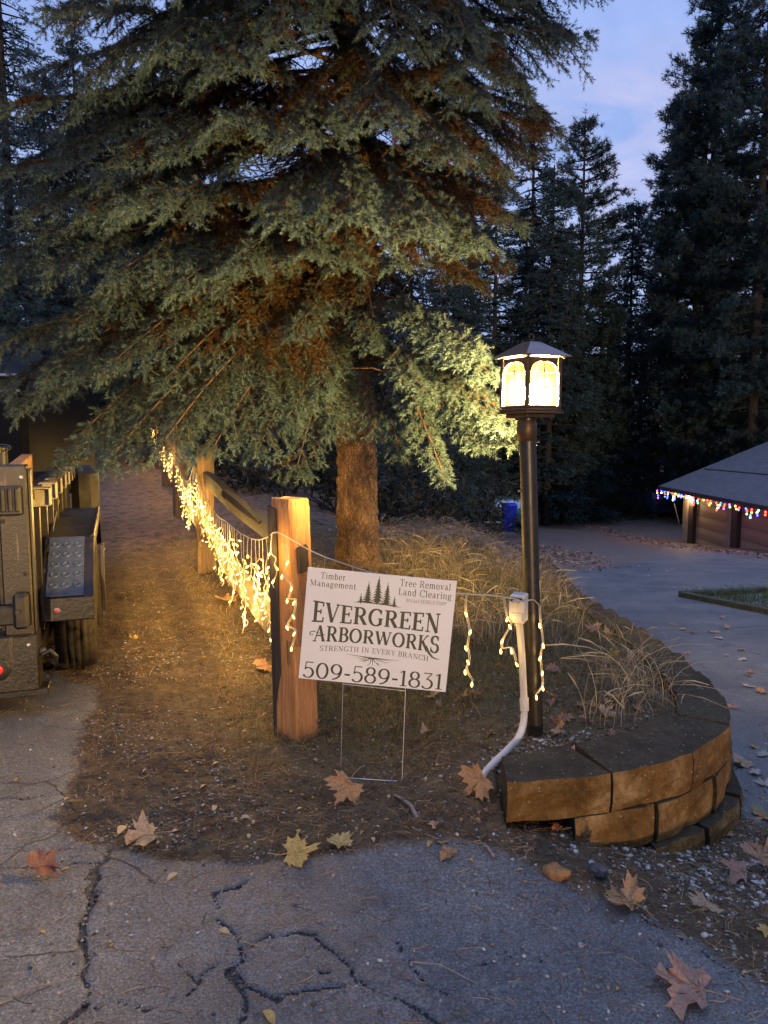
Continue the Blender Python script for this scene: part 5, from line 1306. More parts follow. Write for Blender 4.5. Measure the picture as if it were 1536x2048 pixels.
    while y > 17.2:
        base = np.array([ex-.05, y, zr0-.0]); n = random.randint(1, 4); p = base
        if prev is not None: cd.tube([prev-o1, (prev+base)/2-[0, 0, .03]-o1, base-o1], .008, 4, cap=False)
        prev = base; 
        for k in range(n):
            q = p+np.array([random.uniform(-.02, .02), random.uniform(-.07, .07), -random.uniform(.06, .10)]); cd.tube([p-o1, q-o1], .006, 3, cap=False); p = q
            c = random.choice(['red', 'blue', 'blue', 'green', 'green', 'purple', 'white', 'red', 'red', 'amber'])
            if c not in protos:
                mm = MB(); mm.lathe([(.0001, .035), (.022, .018), (.03, 0), (.02, -.022), (.0001, -.03)], (0, 0, 0), 8); protos[c] = o = mm.build('bulb', mats[c], root2, smooth=True)
            else: o = protos[c].copy(); col.objects.link(o); o.parent = root2
            o.location = tuple(p-o1)
        y -= random.uniform(.26, .42)
    cd.build('cord', TRAILD, root2)
    for y, c, e in ((25.5, (1, .25, .1), 3), (23, (.6, .1, 1), 3), (21.2, (1, .15, .1), 3.5), (24.2, (.3, .2, 1), 2)):
        L = bpy.data.lights.new('string_glow', 'POINT'); L.color = c; L.energy = e; L.shadow_soft_size = .2; o = bpy.data.objects.new('string_glow', L); col.objects.link(o); o.location = (ex-.05, y, zr0-.3)
garage()
# ============================================================ BINS, CARS, STUMP
def bin_(px, py, Y, c, label, h=1.08):
    p = P(px, py, Y); z = gz(p[0], Y); root = empty('wheelie_bin', (p[0], Y, z)); tag(root, label, 'bin')
    pl = simple('bin_plastic_'+('blue' if c[2] > .3 else 'dark'), c, .4, 0, .15, 8, .05); m = MB()
    a, b = .23, .30; m.hexa([(-a, -a, .1), (a, -a, .1), (a, a, .06), (-a, a, .06), (-b, -b-.02, h-.1), (b, -b-.02, h-.1), (b, b, h-.1), (-b, b, h-.1)])
    m.box((0, -.0, h-.10), (.66, .68, .04), bev=.01).box((0, -.28, h*.62), (.2, .05, .05), bev=.01).box((0, -.27, h*.45), (.16, .03, .03), bev=.005); m.build('body', pl, root)
    m = MB(); m.hexa([(-.33, -.35, h-.075), (.33, -.35, h-.075), (.33, .36, h-.075), (-.33, .36, h-.075), (-.30, -.28, h-.02), (.30, -.28, h-.02), (.3, .34, h), (-.3, .34, h)]); m.build('lid', pl, root)
    for s in (-1, 1):
        m = MB(); m.lathe([(.0001, .03), (.11, .03), (.12, .02), (.12, -.02), (.0001, -.03)], (s*.24, .26, .12), 20, Matrix.Rotation(PI/2, 4, 'Y')); m.build('wheel', RUBBER, root)
bin_(1018, 1040, 33, (.015, .05, .85), 'bright blue wheeled bin standing behind the lamp post pole', 1.25)
def car(px, py, Y, s, mat, label, rot):
    p = P(px, py, Y); z = gz(p[0], Y); root = empty('parked_car', (p[0], Y, z), (0, 0, rot)); tag(root, label, 'car')
    pr = [(-.95*2.2, .35), (-.98*2.2, .8), (-.86*2.2, .95), (-.72*2.2, 1.42), (-.5*2.2, 1.5), (.1*2.2, 1.48), (.42*2.2, 1.0), (.9*2.2, .85), (.98*2.2, .6), (.96*2.2, .35)]
    m = MB(); vs = []
    for sx in (-1, 1):
        for (y, zz) in pr: vs.append((sx*.88*(1 if zz < 1.05 else .84), y, zz))
    n = len(pr); m.add(vs, [tuple(range(n)), tuple(range(n, 2*n))[::-1]]+[(i, i+n, (i+1) % n+n, (i+1) % n) for i in range(n)]); m.build('body', mat, root)
    gl = simple('car_glass_'+str(int(px)), (.35, .42, .48), .12, .3, .05, 2, 0, spec=1)
    m = MB(); a = np.array(pr[2]); b = np.array(pr[3]); d = b-a; o_ = np.array([-.012, .006])
    q = [a+d*.15+o_, a+d*.85+o_]; m.hexa([(-.72, q[0][0], q[0][1]), (.72, q[0][0], q[0][1]), (.72, q[0][0]+.01, q[0][1]), (-.72, q[0][0]+.01, q[0][1]), (-.66, q[1][0], q[1][1]), (.66, q[1][0], q[1][1]), (.66, q[1][0]+.01, q[1][1]), (-.66, q[1][0]+.01, q[1][1])]); m.build('rear_window', gl, root)
    for sx in (-1, 1):
        m = MB(); m.box((sx*.78, -2.13, .85), (.14, .06, .22), bev=.02); m.build('tail_light', simple('red_plastic', (.4, .02, .02), .3), root)
        for y in (-1.35, 1.4):
            m = MB(); m.lathe([(.0001, .09), (.2, .1), (.32, .1), (.33, .06), (.33, -.1)], (sx*.78, y, .33), 24, Matrix.Rotation(PI/2, 4, 'Y')); m.build('wheel', RUBBER, root)
car(1008, 1020, 36.5, 1, simple('pale_green_car_paint', (.10, .2, .17), .25, .1, .1, 2, 0), 'pale green hatchback partly hidden behind the blue bin', 0)
car(1278, 1050, 42, 1, simple('blue_car_paint', (.03, .08, .2), .25, .1, .1, 2, 0), 'small blue car barely visible at the far end of the driveway', .4)
def stump():
    p = P(985, 1050, 28); z = gz(p[0], 28)-.1; root = empty('tree_stump', (p[0], 28, z)); tag(root, 'dark cut tree stump with pale top left of the blue bin', 'tree stump')
    m = MB(); m.lathe([(.55, 0), (.42, .2), (.38, .6), (.36, .9)], (0, 0, 0), 18); m.build('trunk', BARK2, root); m = MB(); m.lathe([(.36, .9), (.3, .91), (.0001, .9)], (0, 0, 0), 18); m.build('cut_face', simple('pale_cut_wood', (.3, .22, .12), .8), root)
stump()
def bollard(px, Y, h):
    p = P(px, 1000, Y); z = gz(p[0], Y); m = MB(); m.tube([(0, 0, -.05), (0, 0, h)], .06, 8); o = m.build('marker_post', simple('grey_post', (.16, .17, .15), .8), None); o.location = (p[0], Y, z)
    tag(o, 'short grey wooden marker post at the far edge of the driveway', 'post')
bollard(1079, 38.5, .8)
# ============================================================ PLANTER
def planter():
    pl = PLANTER; root = empty('planter_edging', (pl[0][0], pl[0][1], gz(*pl[0]))); tag(root, 'mossy timber edging round the small grass bed on the driveway', 'edging'); o0 = np.array([pl[0][0], pl[0][1], gz(*pl[0])])
    mm = simple('mossy_timber', (.04, .045, .02), .9, 0, .5, 12, .5)
    pts = [(5.1, 6.3), (4.7, 8.3), (4.3, 10.5), (5.7, 11.0), (9.5, 11.2)]
    for a, b in zip(pts[:-1], pts[1:]):
        a = np.array(a); b = np.array(b); n = max(1, int(np.linalg.norm(b-a)/1.2)); 
        for k in range(n):
            p = a+(b-a)*k/n; q = a+(b-a)*(k+1)/n-(b-a)/np.linalg.norm(b-a)*.02; d = unit(q-p); s = np.array([-d[1], d[0]])*.07; m = MB()
            zp, zq = gz(*p)-.03, gz(*q)-.03; P8 = []
            for z in (0, .10):
                for (c, zz, sg) in ((p, zp, -1), (q, zq, -1), (q, zq, 1), (p, zp, 1)): P8.append((c[0]+s[0]*sg-o0[0], c[1]+s[1]*sg-o0[1], zz+z-o0[2]))
            m.hexa(P8); m.build('edging_board', mm, root)
planter()
# ============================================================ STONES, LEAVES, LITTER
def rock(px, py, w, c, label, name='stone', seed=1):
    p = onground(px, py); s = w/F*math.hypot(p[1], H)/2; m = MB(); n = 14; k = 9; vs = []
    for j in range(k+1):
        for i in range(n):
            th = PI*j/k; ph = 2*PI*i/n; d = np.array([math.sin(th)*math.cos(ph), math.sin(th)*math.sin(ph)*.8, math.cos(th)*.62])
            r = s*(.75+.5*vnoise(d[0]*1.8+seed*3+5, d[1]*1.8+d[2]*2+5)); vs.append(d*r)
    m.add(vs, [(j*n+i, j*n+(i+1) % n, (j+1)*n+(i+1) % n, (j+1)*n+i) for j in range(k) for i in range(n)]); o = m.build(name, simple('stone_'+str(seed), c, .85, 0, .4, 40, .6, .006), None)
    o.location = (p[0], p[1], p[2]+s*.3); tag(o, label, 'stone')
rock(1112, 1752, 46, (.22, .11, .035), 'rust brown fist sized stone at the edge of the cracked asphalt', seed=2)
rock(1196, 1748, 40, (.05, .05, .055), 'dark grey stone right of the rust brown stone', seed=5)
rock(1153, 1505, 26, (.33, .18, .1), 'small pinkish brown stone wedged between two wall blocks', seed=8)
rock(204, 1100, 14, (.5, .38, .2), 'pale rounded stone alone on the dirt path', seed=9)
LEAFR = [(0,1),(.07,.8),(.2,.83),(.16,.62),(.22,.45),(.42,.62),(.46,.5),(.72,.56),(.64,.38),(.9,.27),(.62,.13),(.5,.0),(.66,-.12),(.42,-.16),(.42,-.28),(.22,-.2),(.06,-.14)]
OUT = LEAFR+[(-x, y) for x, y in LEAFR[::-1] if x > 0]
leafmats = {}
def leafmat(c):
    k = tuple(c)
    if k not in leafmats:
        m, t, b, o = nt('dry_leaf'); v = coord(t); n1 = noise(t, 14, 5, .6, v); n2 = noise(t, 60, 4, .6, v)
        cc = ramp(t, n1, [(.3, tuple(x*.55 for x in c)), (.5, c), (.72, tuple(min(1, x*1.3) for x in c))]); cc = mixc(t, 1., cc, ramp(t, n2, [(.3, (.8,)*3), (.7, (1.15,)*3)]), 'MULTIPLY')
        t.links.new(cc, b.inputs['Base Color']); b.inputs['Roughness'].default_value = .62; bump(t, b, n2, .5, .004)
        tr = N(t, 'ShaderNodeBsdfTranslucent'); t.links.new(cc, tr.inputs[0]); mx = N(t, 'ShaderNodeMixShader'); mx.inputs[0].default_value = .2
        t.links.new(b.outputs[0], mx.inputs[1]); t.links.new(tr.outputs[0], mx.inputs[2]); t.links.new(mx.outputs[0], o.inputs[0]); leafmats[k] = m
    return leafmats[k]
def maple(loc, size, c, rz, tilt=(0, 0), curl=.5, label=None, group=None, fold=0., seed=0):
    """palmate leaf with lobes, curled blade, raised veins and a stalk"""
    r = random.Random(seed); pts = [(x*(1+r.uniform(-.14, .14))+r.uniform(-.03, .03), y*(1+r.uniform(-.12, .10))+r.uniform(-.03, .03)) for x, y in OUT]
    m = MB(); cen = (0, .08); vs = []; rings = (.0, .33, .66, 1.); n = len(pts); ph = r.uniform(0, 6)
    def zf(x, y, a=0):
        d = math.hypot(x, y-.1); an = math.atan2(y-.1, x)
        ridge = abs(math.sin(2.5*(an-PI/2))) if d > .02 else 0
        return curl*(.24*d*d*math.sin(an*2+ph)+.16*d*d+.10*d*math.sin(an*5+ph*2)+.05*math.sin(x*7+ph)*d)+.07*d*(ridge-.5)*curl+fold*abs(x)*.6+.02*math.sin(9*an+ph)*d
    for q in rings[1:]:
        for (x, y) in pts:
            X_ = cen[0]+(x-cen[0])*q; Y_ = cen[1]+(y-cen[1])*q; vs.append((X_*(1-.15*abs(fold)), Y_, zf(X_, Y_)))
    vs.append((*cen, zf(*cen))); c0 = len(vs)-1
    fs = [(c0, i, (i+1) % n) for i in range(n)]+[(k*n+i, (k+1)*n+i, (k+1)*n+(i+1) % n, k*n+(i+1) % n) for k in range(2) for i in range(n)]
    m.add(vs, fs, True); nf = len(m.f)
    for tx, ty in ((0, .95), (.42, .55), (-.42, .55), (.8, .27), (-.8, .27), (.55, -.1), (-.55, -.1)):
        L_ = [(tx*u, -.12+(ty+.12)*u, zf(tx*u, -.12+(ty+.12)*u)+.006) for u in (0, .25, .5, .75, .95)]; m.tube(L_, [.016, .012, .009, .006, .003], 4, cap=False)
    m.tube([(0, -.12, zf(0, -.12)), (.04, -.4, .02), (.02+r.uniform(-.1, .1), -.8, .06)], [.014, .012, .016], 5)
    o = m.build('fallen_leaf', leafmat(c), None); zmin = min(v[2] for v in vs); 
    o.scale = (size/1.8,)*3; o.rotation_euler = (Matrix.Rotation(tilt[0], 3, 'X') @ Matrix.Rotation(tilt[1], 3, 'Y') @ Matrix.Rotation(rz, 3, 'Z')).to_euler()
    tt = abs(math.sin(tilt[0]))*.5+abs(math.sin(tilt[1]))*.5
    o.location = (loc[0], loc[1], loc[2]+size/1.8*(tt+max(0, -zmin)*.6)+.003); tag(o, label, 'leaf', group); return o
TAN = (.40, .22, .09); YEL = (.52, .34, .09); BRN = (.22, .10, .045); PAL = (.42, .28, .15); ROS = (.34, .19, .12)
def leaf_at(px, py, wpx, c, rz, label, tilt=(0, 0), curl=1., fold=0., group=None, seed=None, dz=0):
    p = onground(px, py); size = wpx/F*math.hypot(p[1], H-p[2]); p[2] += dz
    return maple(p, size*1.0, c, rz, tilt, curl, label, group, fold, int(px) if seed is None else seed)
leaf_at(697, 1598, 92, TAN, 2.6, 'large tan maple leaf standing on edge at the foot of the yard sign', (.75, .2), 1.1)
leaf_at(962, 1590, 88, TAN, 2.2, 'curled tan maple leaf leaning against the bottom of the conduit', (.8, -.3), 1.3)
leaf_at(300, 1682, 90, PAL, 1.9, 'pale brown maple leaf on the dirt near the left asphalt edge', (.15, .1), 1.2)
leaf_at(583, 1716, 96, YEL, -1.4, 'yellow maple leaf lying on the asphalt edge in the middle', (.2, 0), 1.1)
leaf_at(684, 1700, 64, (.46, .34, .12), .6, 'small olive yellow leaf just right of the yellow maple leaf', (.15, .2), 1.2)
leaf_at(76, 1756, 78, (.28, .115, .055), -.6, 'reddish brown maple leaf curled on the asphalt at the left', (.45, .3), 1.5)
leaf_at(1262, 1822, 100, TAN, .7, 'tan maple leaf folded double on the asphalt below the wall', (.2, -.1), 1.5, .3)
leaf_at(1415, 1816, 68, PAL, 2.4, 'pale narrow leaf on dark gravel at the lower right', (.15, .1), 1.2)
leaf_at(1482, 1758, 78, ROS, 1.2, 'left one of the two overlapping leaves at the right edge below the wall', (.2, .1), 1.4)
leaf_at(1515, 1738, 90, (.36, .2, .1), -1.0, 'right one of the two overlapping leaves at the right edge below the wall', (.3, -.1), 1.4, dz=.01)
leaf_at(1393, 1990, 150, ROS, 1.15, 'large pinkish tan maple leaf flat on the asphalt at the bottom right', (.08, .05), 1.0)
leaf_at(532, 1343, 52, TAN, 2.5, 'curled tan leaf on the dirt left of the end fence post', (.5, .3), 1.3)
leaf_at(455, 1207, 58, (.42, .25, .08), .3, 'long tan leaf under the icicle lights on the path', (.1, .1), 1.2)
leaf_at(268, 1282, 30, YEL, .9, 'small yellow leaf in the middle of the dirt path', (.2, 0), 1.)
leaf_at(1188, 1268, 46, (.30, .16, .1), .4, 'reddish brown leaf standing in the dry grass behind the lamp post', (.5, .1), 1.4)
leaf_at(1228, 1317, 30, (.62, .42, .02), .2, 'bright yellow leaf in the dry grass right of the lamp post', (.7, 0), .8, .3)
leaf_at(1310, 1392, 22, TAN, .2, 'small tan leaf in grass behind the third cap block', (.6, 0), .8)
leaf_at(1195, 1370, 26, (.45, .2, .08), 1.2, 'small orange brown leaf on the soil midway between pole and wall edge', (.2, 0), 1.)
leaf_at(1340, 1330, 26, ROS, 2.2, 'small pinkish leaf at the drive side edge of the dry grass', (.4, 0), 1.)
leaf_at(1110, 1350, 40, ROS, .2, 'pinkish brown leaf beside the right hand light strand', (.3, .2), 1.2)
leaf_at(1255, 1285, 34, TAN, 1.9, 'tan leaf just above the bright yellow leaf', (.4, 0), 1.2)
leaf_at(1116, 1662, 26, (.5, .17, .06), .6, 'orange leaf tucked under the left end of the wall', (.3, 0), 1.)
leaf_at(902, 1715, 44, (.34, .19, .08), .8, 'brown leaf on the dirt edge left of the rust brown stone', (.2, 0), 1.4)
leaf_at(1497, 1535, 36, PAL, .5, 'pale leaf on the driveway right beside the wall bulge', (.2, 0), 1.)
leaf_at(1525, 1628, 46, (.22, .25, .12), 1.5, 'greenish leaf on the driveway at the right edge', (.2, 0), 1.)
leaf_at(1532, 1866, 34, YEL, 1.5, 'yellow leaf cut off by the right edge of the photo', (.2, 0), 1.)
leaf_at(1458, 1674, 26, PAL, .2, 'small pale leaf on gravel below the right end of the wall', (.2, 0), 1.)
leaf_at(655, 1345+20, 22, BRN, 1.2, 'brown leaf tip on the grass just behind the yard sign', (.5, 0), 1.)
leaf_at(868, 1650, 26, (.52, .33, .16), 2., 'narrow pinkish leaf beside the fallen stick', (.1, 0), 1.)
leaf_at(982, 1622, 30, (.40, .16, .10), 2.9, 'small reddish star shaped leaf beside the wall end', (.3, 0), .6)
# scattered leaves on the driveway
k = 0
rl = random.Random(11)
while k < 46:
    px, py = rl.uniform(1130, 1536), rl.uniform(1090, 1640); p = onground(px, py)
    if asph(p[:1], p[1:2])[0] < .05: continue
    leaf_at(px, py, .10/p[1]*F*rl.uniform(.6, 1.2), rl.choice([PAL, ROS, TAN, (.45, .38, .3)]), rl.uniform(0, 6), 'fallen leaf lying on the wet blue driveway beyond the wall', (rl.uniform(-.2, .2), rl.uniform(-.2, .2)), .8, 0, 'leaves scattered on the driveway', seed=k); k += 1
k = 0
while k < 46:
    px, py = rl.uniform(820, 1400), rl.uniform(1180, 1480); p = onground(px, py)
    if asph(p[:1], p[1:2])[0] > -.2 or p[1] > 7: continue
    leaf_at(px, py, rl.uniform(.05, .1)/p[1]*F, rl.choice([PAL, ROS, TAN, BRN]), rl.uniform(0, 6), 'brown curled leaf caught in the dry grass of the island', (rl.uniform(-.7, .7), rl.uniform(-.7, .7)), 1.5, rl.uniform(0, .4), 'leaves caught in the dry grass', seed=k+90); k += 1
# small oval leaflets
def leaflet(px, py, wpx, c, label, group):
    p = onground(px, py); s = wpx/F*math.hypot(p[1], H); m = MB(); vs = []; n = 9
    for i in range(n):
        u = i/(n-1); w = .24*math.sin(PI*u)**.7*(1 if u < .95 else .4); b_ = .12*math.sin(PI*u); vs += [(u-.5, -w, b_+w*.35), (u-.5, 0, b_), (u-.5, w, b_+w*.35)]
    m.add(vs, [(i*3+j, i*3+3+j, i*3+4+j, i*3+1+j) for i in range(n-1) for j in range(2)], True); m.tube([(-.5, 0, 0), (-.75, .05, .02)], .02, 4)
    o = m.build('small_leaf', leafmat(c), None); o.scale = (s,)*3; o.rotation_euler = (rl.uniform(-.3, .3), rl.uniform(-.2, .2), rl.uniform(0, 6)); o.location = (p[0], p[1], p[2]+s*.08+.002); tag(o, label, 'leaf', group)
SPOTS = [(290,1543,13),(372,1545,11),(407,1575,15),(425,1420,9),(440,1418,9),(498,1432,10),(530,1430,12),(450,1504,10),(495,1498,10),(243,1664,30),(345,1757,24),(497,1675,15),(582,1585,15),(726,1667,15),(725,1643,12),(268,1652,12),(134,1600,14),(35,1562,18),(429,1619,20),(490,1638,18),(595,1666,20),(448,1866,22),(223,1895,14),(86,1867,14),(538,2040,34),(130,1741,15),(860,1690,20),(878,1689,16),(955,1642,14),(942,1722,12),(885,1717,14),(1330,1785,14),(875,1532,14),(890,1688,15),(778,1595,12),(958,1640,10),(745,1528,10),(1235,1980,12),(1040,1742,12),(605,1592,12),(660,1610,12),(848,1640,12)]
for q in SPOTS: leaflet(q[0], q[1], q[2], rl.choice([YEL, (.6, .42, .2), (.5, .27, .08)]), 'small oval yellow leaf fallen on the dirt or asphalt in front', 'small yellow leaves on the ground')
for _ in range(90):
    px, py = rl.uniform(190, 1000), rl.uniform(1180, 1700); leaflet(px, py, rl.uniform(.012, .028)/onground(px, py)[1]*F, rl.choice([YEL, (.6, .45, .25), BRN, TAN]), 'small oval yellow leaf fallen on the dirt or asphalt in front', 'small yellow leaves on the ground')
# sticks
def stick(pts, r, label, c=(.22, .17, .13)):
    P_ = [onground(*q) for q in pts]; o0 = P_[0].copy(); m = MB(); m.tube([p-o0+[0, 0, r+.002+(.01 if 0 < i < len(P_)-1 else 0)] for i, p in enumerate(P_)], [r*(1-.5*i/len(P_)) for i in range(len(P_))], 7)
    o = m.build('stick', simple('stick_bark', c, .85, 0, .4, 60, .4) if 'stick_bark' not in bpy.data.materials else bpy.data.materials['stick_bark'], None); o.location = tuple(o0); tag(o, label, 'stick')
stick([(835, 1642), (822, 1622), (805, 1608), (788, 1595)], .008, 'short grey stick lying on the dirt below the yard sign')
stick([(988, 1718), (975, 1704), (968, 1695)], .006, 'stub of grey stick on the dirt left of the wall')
stick([(0, 2012), (60, 1985), (135, 1965)], .0025, 'long thin pale twig on the asphalt at the lower left')
stick([(62, 1920), (75, 1945), (85, 1965)], .0022, 'short pale twig on the asphalt above the long thin twig')
stick([(440, 1792), (455, 1765), (468, 1730)], .0018, 'thin pale stem lying on the asphalt below the yellow maple leaf')
stick([(820, 1926), (880, 1938), (950, 1968)], .0018, 'thin curved twig on the asphalt in the bottom middle')
# ---- stuff: needles litter, gravel, grass
def scatter_pts(n, fn, xr, yr):
    out = []
    while len(out) < n:
        x = rng.uniform(*xr, 4000); y = rng.uniform(*yr, 4000); w = fn(x, y); k = rng.random(4000) < w; out += list(zip(x[k], y[k]))
    a = np.array(out[:n]); return a[:, 0], a[:, 1]
LIT = attrmat('litter', .85, .1, .25, 40)
def litter():
    f = lambda x, y: np.where(asph(x, y) < 0, (.35+.65*(fbm(x, y, 2, 4) > .42)), .05)*(1/(.3*y))**1.5*(inpoly(x, y, ISL) | (y < 2.9) | (y > 4))
    x, y = scatter_pts(38000, f, (-2.6, 2.6), (1.5, 9)); n = len(x); an = rng.random(n)*2*PI; L = rng.uniform(.02, .085, n); z = height(x, y)+.004
    t = np.linspace(-.5, .5, 4)[None]; cv = rng.normal(size=(n, 1))*.12
    px = x[:, None]+L[:, None]*(t*np.cos(an)[:, None]-cv*t*t*np.sin(an)[:, None]*4); py = y[:, None]+L[:, None]*(t*np.sin(an)[:, None]+cv*t*t*np.cos(an)[:, None]*4)
    pz = z[:, None]+rng.random((n, 1))*.006+t*rng.normal(size=(n, 1))*.01; P_ = np.stack([px, py, pz], -1); V, Q = ribbons(P_, np.full((n, 4), 1.)*rng.uniform(.0008, .0022, (n, 1)))
    c = np.array([(.2, .11, .05), (.13, .07, .035), (.32, .22, .11), (.07, .045, .025)])[rng.integers(0, 4, n)]; o = np_mesh('pine_needle_litter', V, [Q], LIT, color=np.repeat(c, 8, 0)); tag(o, 'fine brown pine needles and bits strewn over the dirt', 'litter', kind='stuff')
litter()
def gravel():
    ico = np.array([(0,0,1),(.89,0,.45),(.28,.85,.45),(-.72,.53,.45),(-.72,-.53,.45),(.28,-.85,.45),(.72,.53,-.45),(-.28,.85,-.45),(-.89,0,-.45),(-.28,-.85,-.45),(.72,-.53,-.45),(0,0,-1)])
    fi = np.array([(0,1,2),(0,2,3),(0,3,4),(0,4,5),(0,5,1),(1,6,2),(2,7,3),(3,8,4),(4,9,5),(5,10,1),(6,7,2),(7,8,3),(8,9,4),(9,10,5),(10,6,1),(11,7,6),(11,8,7),(11,9,8),(11,10,9),(11,6,10)])
    def pile(n, fn, xr, yr, s0, s1, cols, name, label):
        x, y = scatter_pts(n, fn, xr, yr); z = height(x, y); s = rng.uniform(s0, s1, n)*rng.uniform(.6, 1.3, n); R = rng.normal(size=(n, 3, 3))*.22+np.eye(3)
        V = np.einsum('nij,kj->nki', R, ico)*s[:, None, None]; V[..., 2] *= .65; V += np.stack([x, y, z+s*.25], -1)[:, None]
        Fc = (np.arange(n)[:, None, None]*12+fi[None]).reshape(-1, 3); c = np.array(cols)[rng.integers(0, len(cols), n)]*rng.uniform(.6, 1.2, (n, 1))
        o = np_mesh(name, V.reshape(-1, 3), [Fc], LIT, color=np.repeat(c, 12, 0)); tag(o, label, 'gravel', kind='stuff')
    C3 = [(.3, .27, .23), (.2, .17, .14), (.42, .4, .36), (.12, .09, .07), (.34, .24, .14)]
    def f1(x, y): return np.where(asph(x, y) < 0,   .25+.75*(fbm(x+4, y, 2, 3) > .45), .05)*(1/(.35*y))**2
    pile(11000, f1, (-2.2, 2.4), (1.6, 7), .0025, .007, C3, 'gravel', 'small grit and pebbles scattered over the dirt')
    def f2(x, y): return np.exp(-((x-.72)/.22)**2-((y-2.85)/.14)**2)+.7*np.exp(-((x-1.5)/.5)**2-((y-2.45)/.25)**2)*(asph(x, y) < 0)
    pile(1900, f2, (.2, 2.3), (1.9, 3.5), .004, .011, [(.4, .38, .34), (.25, .23, .2), (.5, .48, .44), (.15, .13, .11)], 'grey_gravel', 'grey gravel at the foot of the lamp post and by the wall')
    # loose grit inside the asphalt cracks
    xs = []; 
    for w, pl in CRK:
        pl = np.array(pl); 
        for a, b in zip(pl[:-1], pl[1:]):
            n = int(np.linalg.norm(b-a)/.004*min(1, w/.02)); t_ = rng.random((n, 1)); xs.append(a+(b-a)*t_+rng.normal(size=(n, 2))*w*.45)
    xs = np.vstack(xs); xs = xs[xs[:, 1] < 4]; n = len(xs); z = height(xs[:, 0], xs[:, 1])-.005; s = rng.uniform(.0015, .005, n); R = rng.normal(size=(n, 3, 3))*.22+np.eye(3)
    V = np.einsum('nij,kj->nki', R, ico)*s[:, None, None]+np.stack([xs[:, 0], xs[:, 1], z], -1)[:, None]; Fc = (np.arange(n)[:, None, None]*12+fi[None]).reshape(-1, 3)
    c = np.array([(.05, .045, .04), (.1, .09, .08), (.2, .18, .16), (.03, .03, .03)])[rng.integers(0, 4, n)]
    o = np_mesh('crack_grit', V.reshape(-1, 3), [Fc], LIT, color=np.repeat(c, 12, 0)); tag(o, 'dark grit filling the cracks of the asphalt', 'grit', kind='stuff')
gravel()
GRASSM = attrmat('dry_grass', .7, .35, .15, 20)
def blades(n, fn, xr, yr, h0, h1, w, bend, cols, name, label, seedheads=0.):
    x, y = scatter_pts(n, fn, xr, yr); z = height(x, y)-.003; n = len(x); an = rng.random(n)*2*PI; hh = rng.uniform(h0, h1, n); m = 7; t = np.linspace(0, 1, m)[None]
    bd = (bend*rng.uniform(.3, 1.5, n))[:, None]; out = hh[:, None]*bd*t**2.1; hh = hh*np.where(y > 5, np.clip(1.25-.09*(y-5), .45, 1), 1); up = hh[:, None]*(t-.42*bd*t**3)
    P_ = np.stack([x[:, None]+out*np.cos(an)[:, None]+rng.normal(size=(n, 1))*.012*t, y[:, None]+out*np.sin(an)[:, None], z[:, None]+up], -1)
    W = w*(1-.8*t)*rng.uniform(.6, 1.3, (n, 1))
    if seedheads:
        k = rng.random(n) < seedheads; bump_ = np.exp(-((t-.9)/.09)**2)*w*3.0; W = W+k[:, None]*bump_
    V, Q = ribbons(P_, W); c = np.array(cols)[rng.integers(0, len(cols), n)]*rng.uniform(.7, 1.2, (n, 1)); o = np_mesh(name, V, [Q], GRASSM, color=np.repeat(c, m*2, 0)); tag(o, label, 'grass', kind='stuff')
STRAW = [(.32, .26, .16), (.25, .19, .11), (.16, .11, .07), (.42, .35, .23)]
isl = lambda x, y: (inpoly(x, y, ISL) & (pdist(x, y, EDGE) > .16))
near_ = lambda x, y: isl(x, y)*(np.exp(-((x-.25)/.75)**2-((y-3.75)/.55)**2)+.45*sst(3.5, 4.3, y)*sst(-.5, .3, x)*np.exp(-np.maximum(0, y-6)/3))
blades(22000, near_, (-.7, 2.4), (2.9, 9), .03, .11, .0028, .7, [(.09, .10, .03), (.17, .15, .06), (.28, .22, .10), (.11, .09, .04)], 'short_grass', 'short mixed green and straw coloured grass on the island')
tall = lambda x, y: isl(x, y)*((fbm(x*1.0, y*1.0, 2, 2.2) > .40)*sst(-.35, .3, x)*sst(3.7, 4.6, y)*np.exp(-np.maximum(0, y-7)/5)+.9*np.exp(-((x-1.25)/.2)**2-((y-3.6)/.4)**2))
blades(5000, tall, (-.4, 3.2), (3.1, 12), .10, .36, .0028, .8, STRAW, 'dry_tall_grass', 'tall arching straw coloured grass behind the lamp post', .3)
tuft = lambda x, y: isl(x, y)*(np.exp(-((x-1.28)/.14)**2-((y-3.6)/.2)**2)+.8*np.exp(-((x-1.0)/.1)**2-((y-3.15)/.08)**2)+.5*np.exp(-((x-.5)/.5)**2-((y-4.6)/.3)**2))
blades(190, tuft, (0, 1.8), (2.8, 5.2), .2, .42, .0032, .8, [(.6, .5, .3), (.5, .4, .22)], 'seeding_grass', 'long pale grass stems with seed heads by the wall', .6)
pg = lambda x, y: inpoly(x, y, PLANTER)*1.
blades(9000, pg, (4.3, 9.5), (6.0, 11.2), .06, .28, .010, .6, [(.07, .10, .04), (.12, .15, .08), (.05, .08, .04)], 'planter_grass', 'low green weeds inside the timber edged bed')
pathg = lambda x, y: (asph(x, y) < -.05)*(np.exp(-((x-FX2(y)-.1)/.28)**2)+.10)*np.exp(-np.maximum(0, y-5)/6)
def FX2(y): return -.415-.375*(np.minimum(y, 7)-3.45)-.345*np.maximum(0, y-7)
blades(9000, pathg, (-5, .4), (3.3, 14), .02, .09, .003, .9, [(.3, .2, .08), (.4, .3, .13), (.2, .13, .06)], 'path_grass', 'sparse dead grass along the fence line')
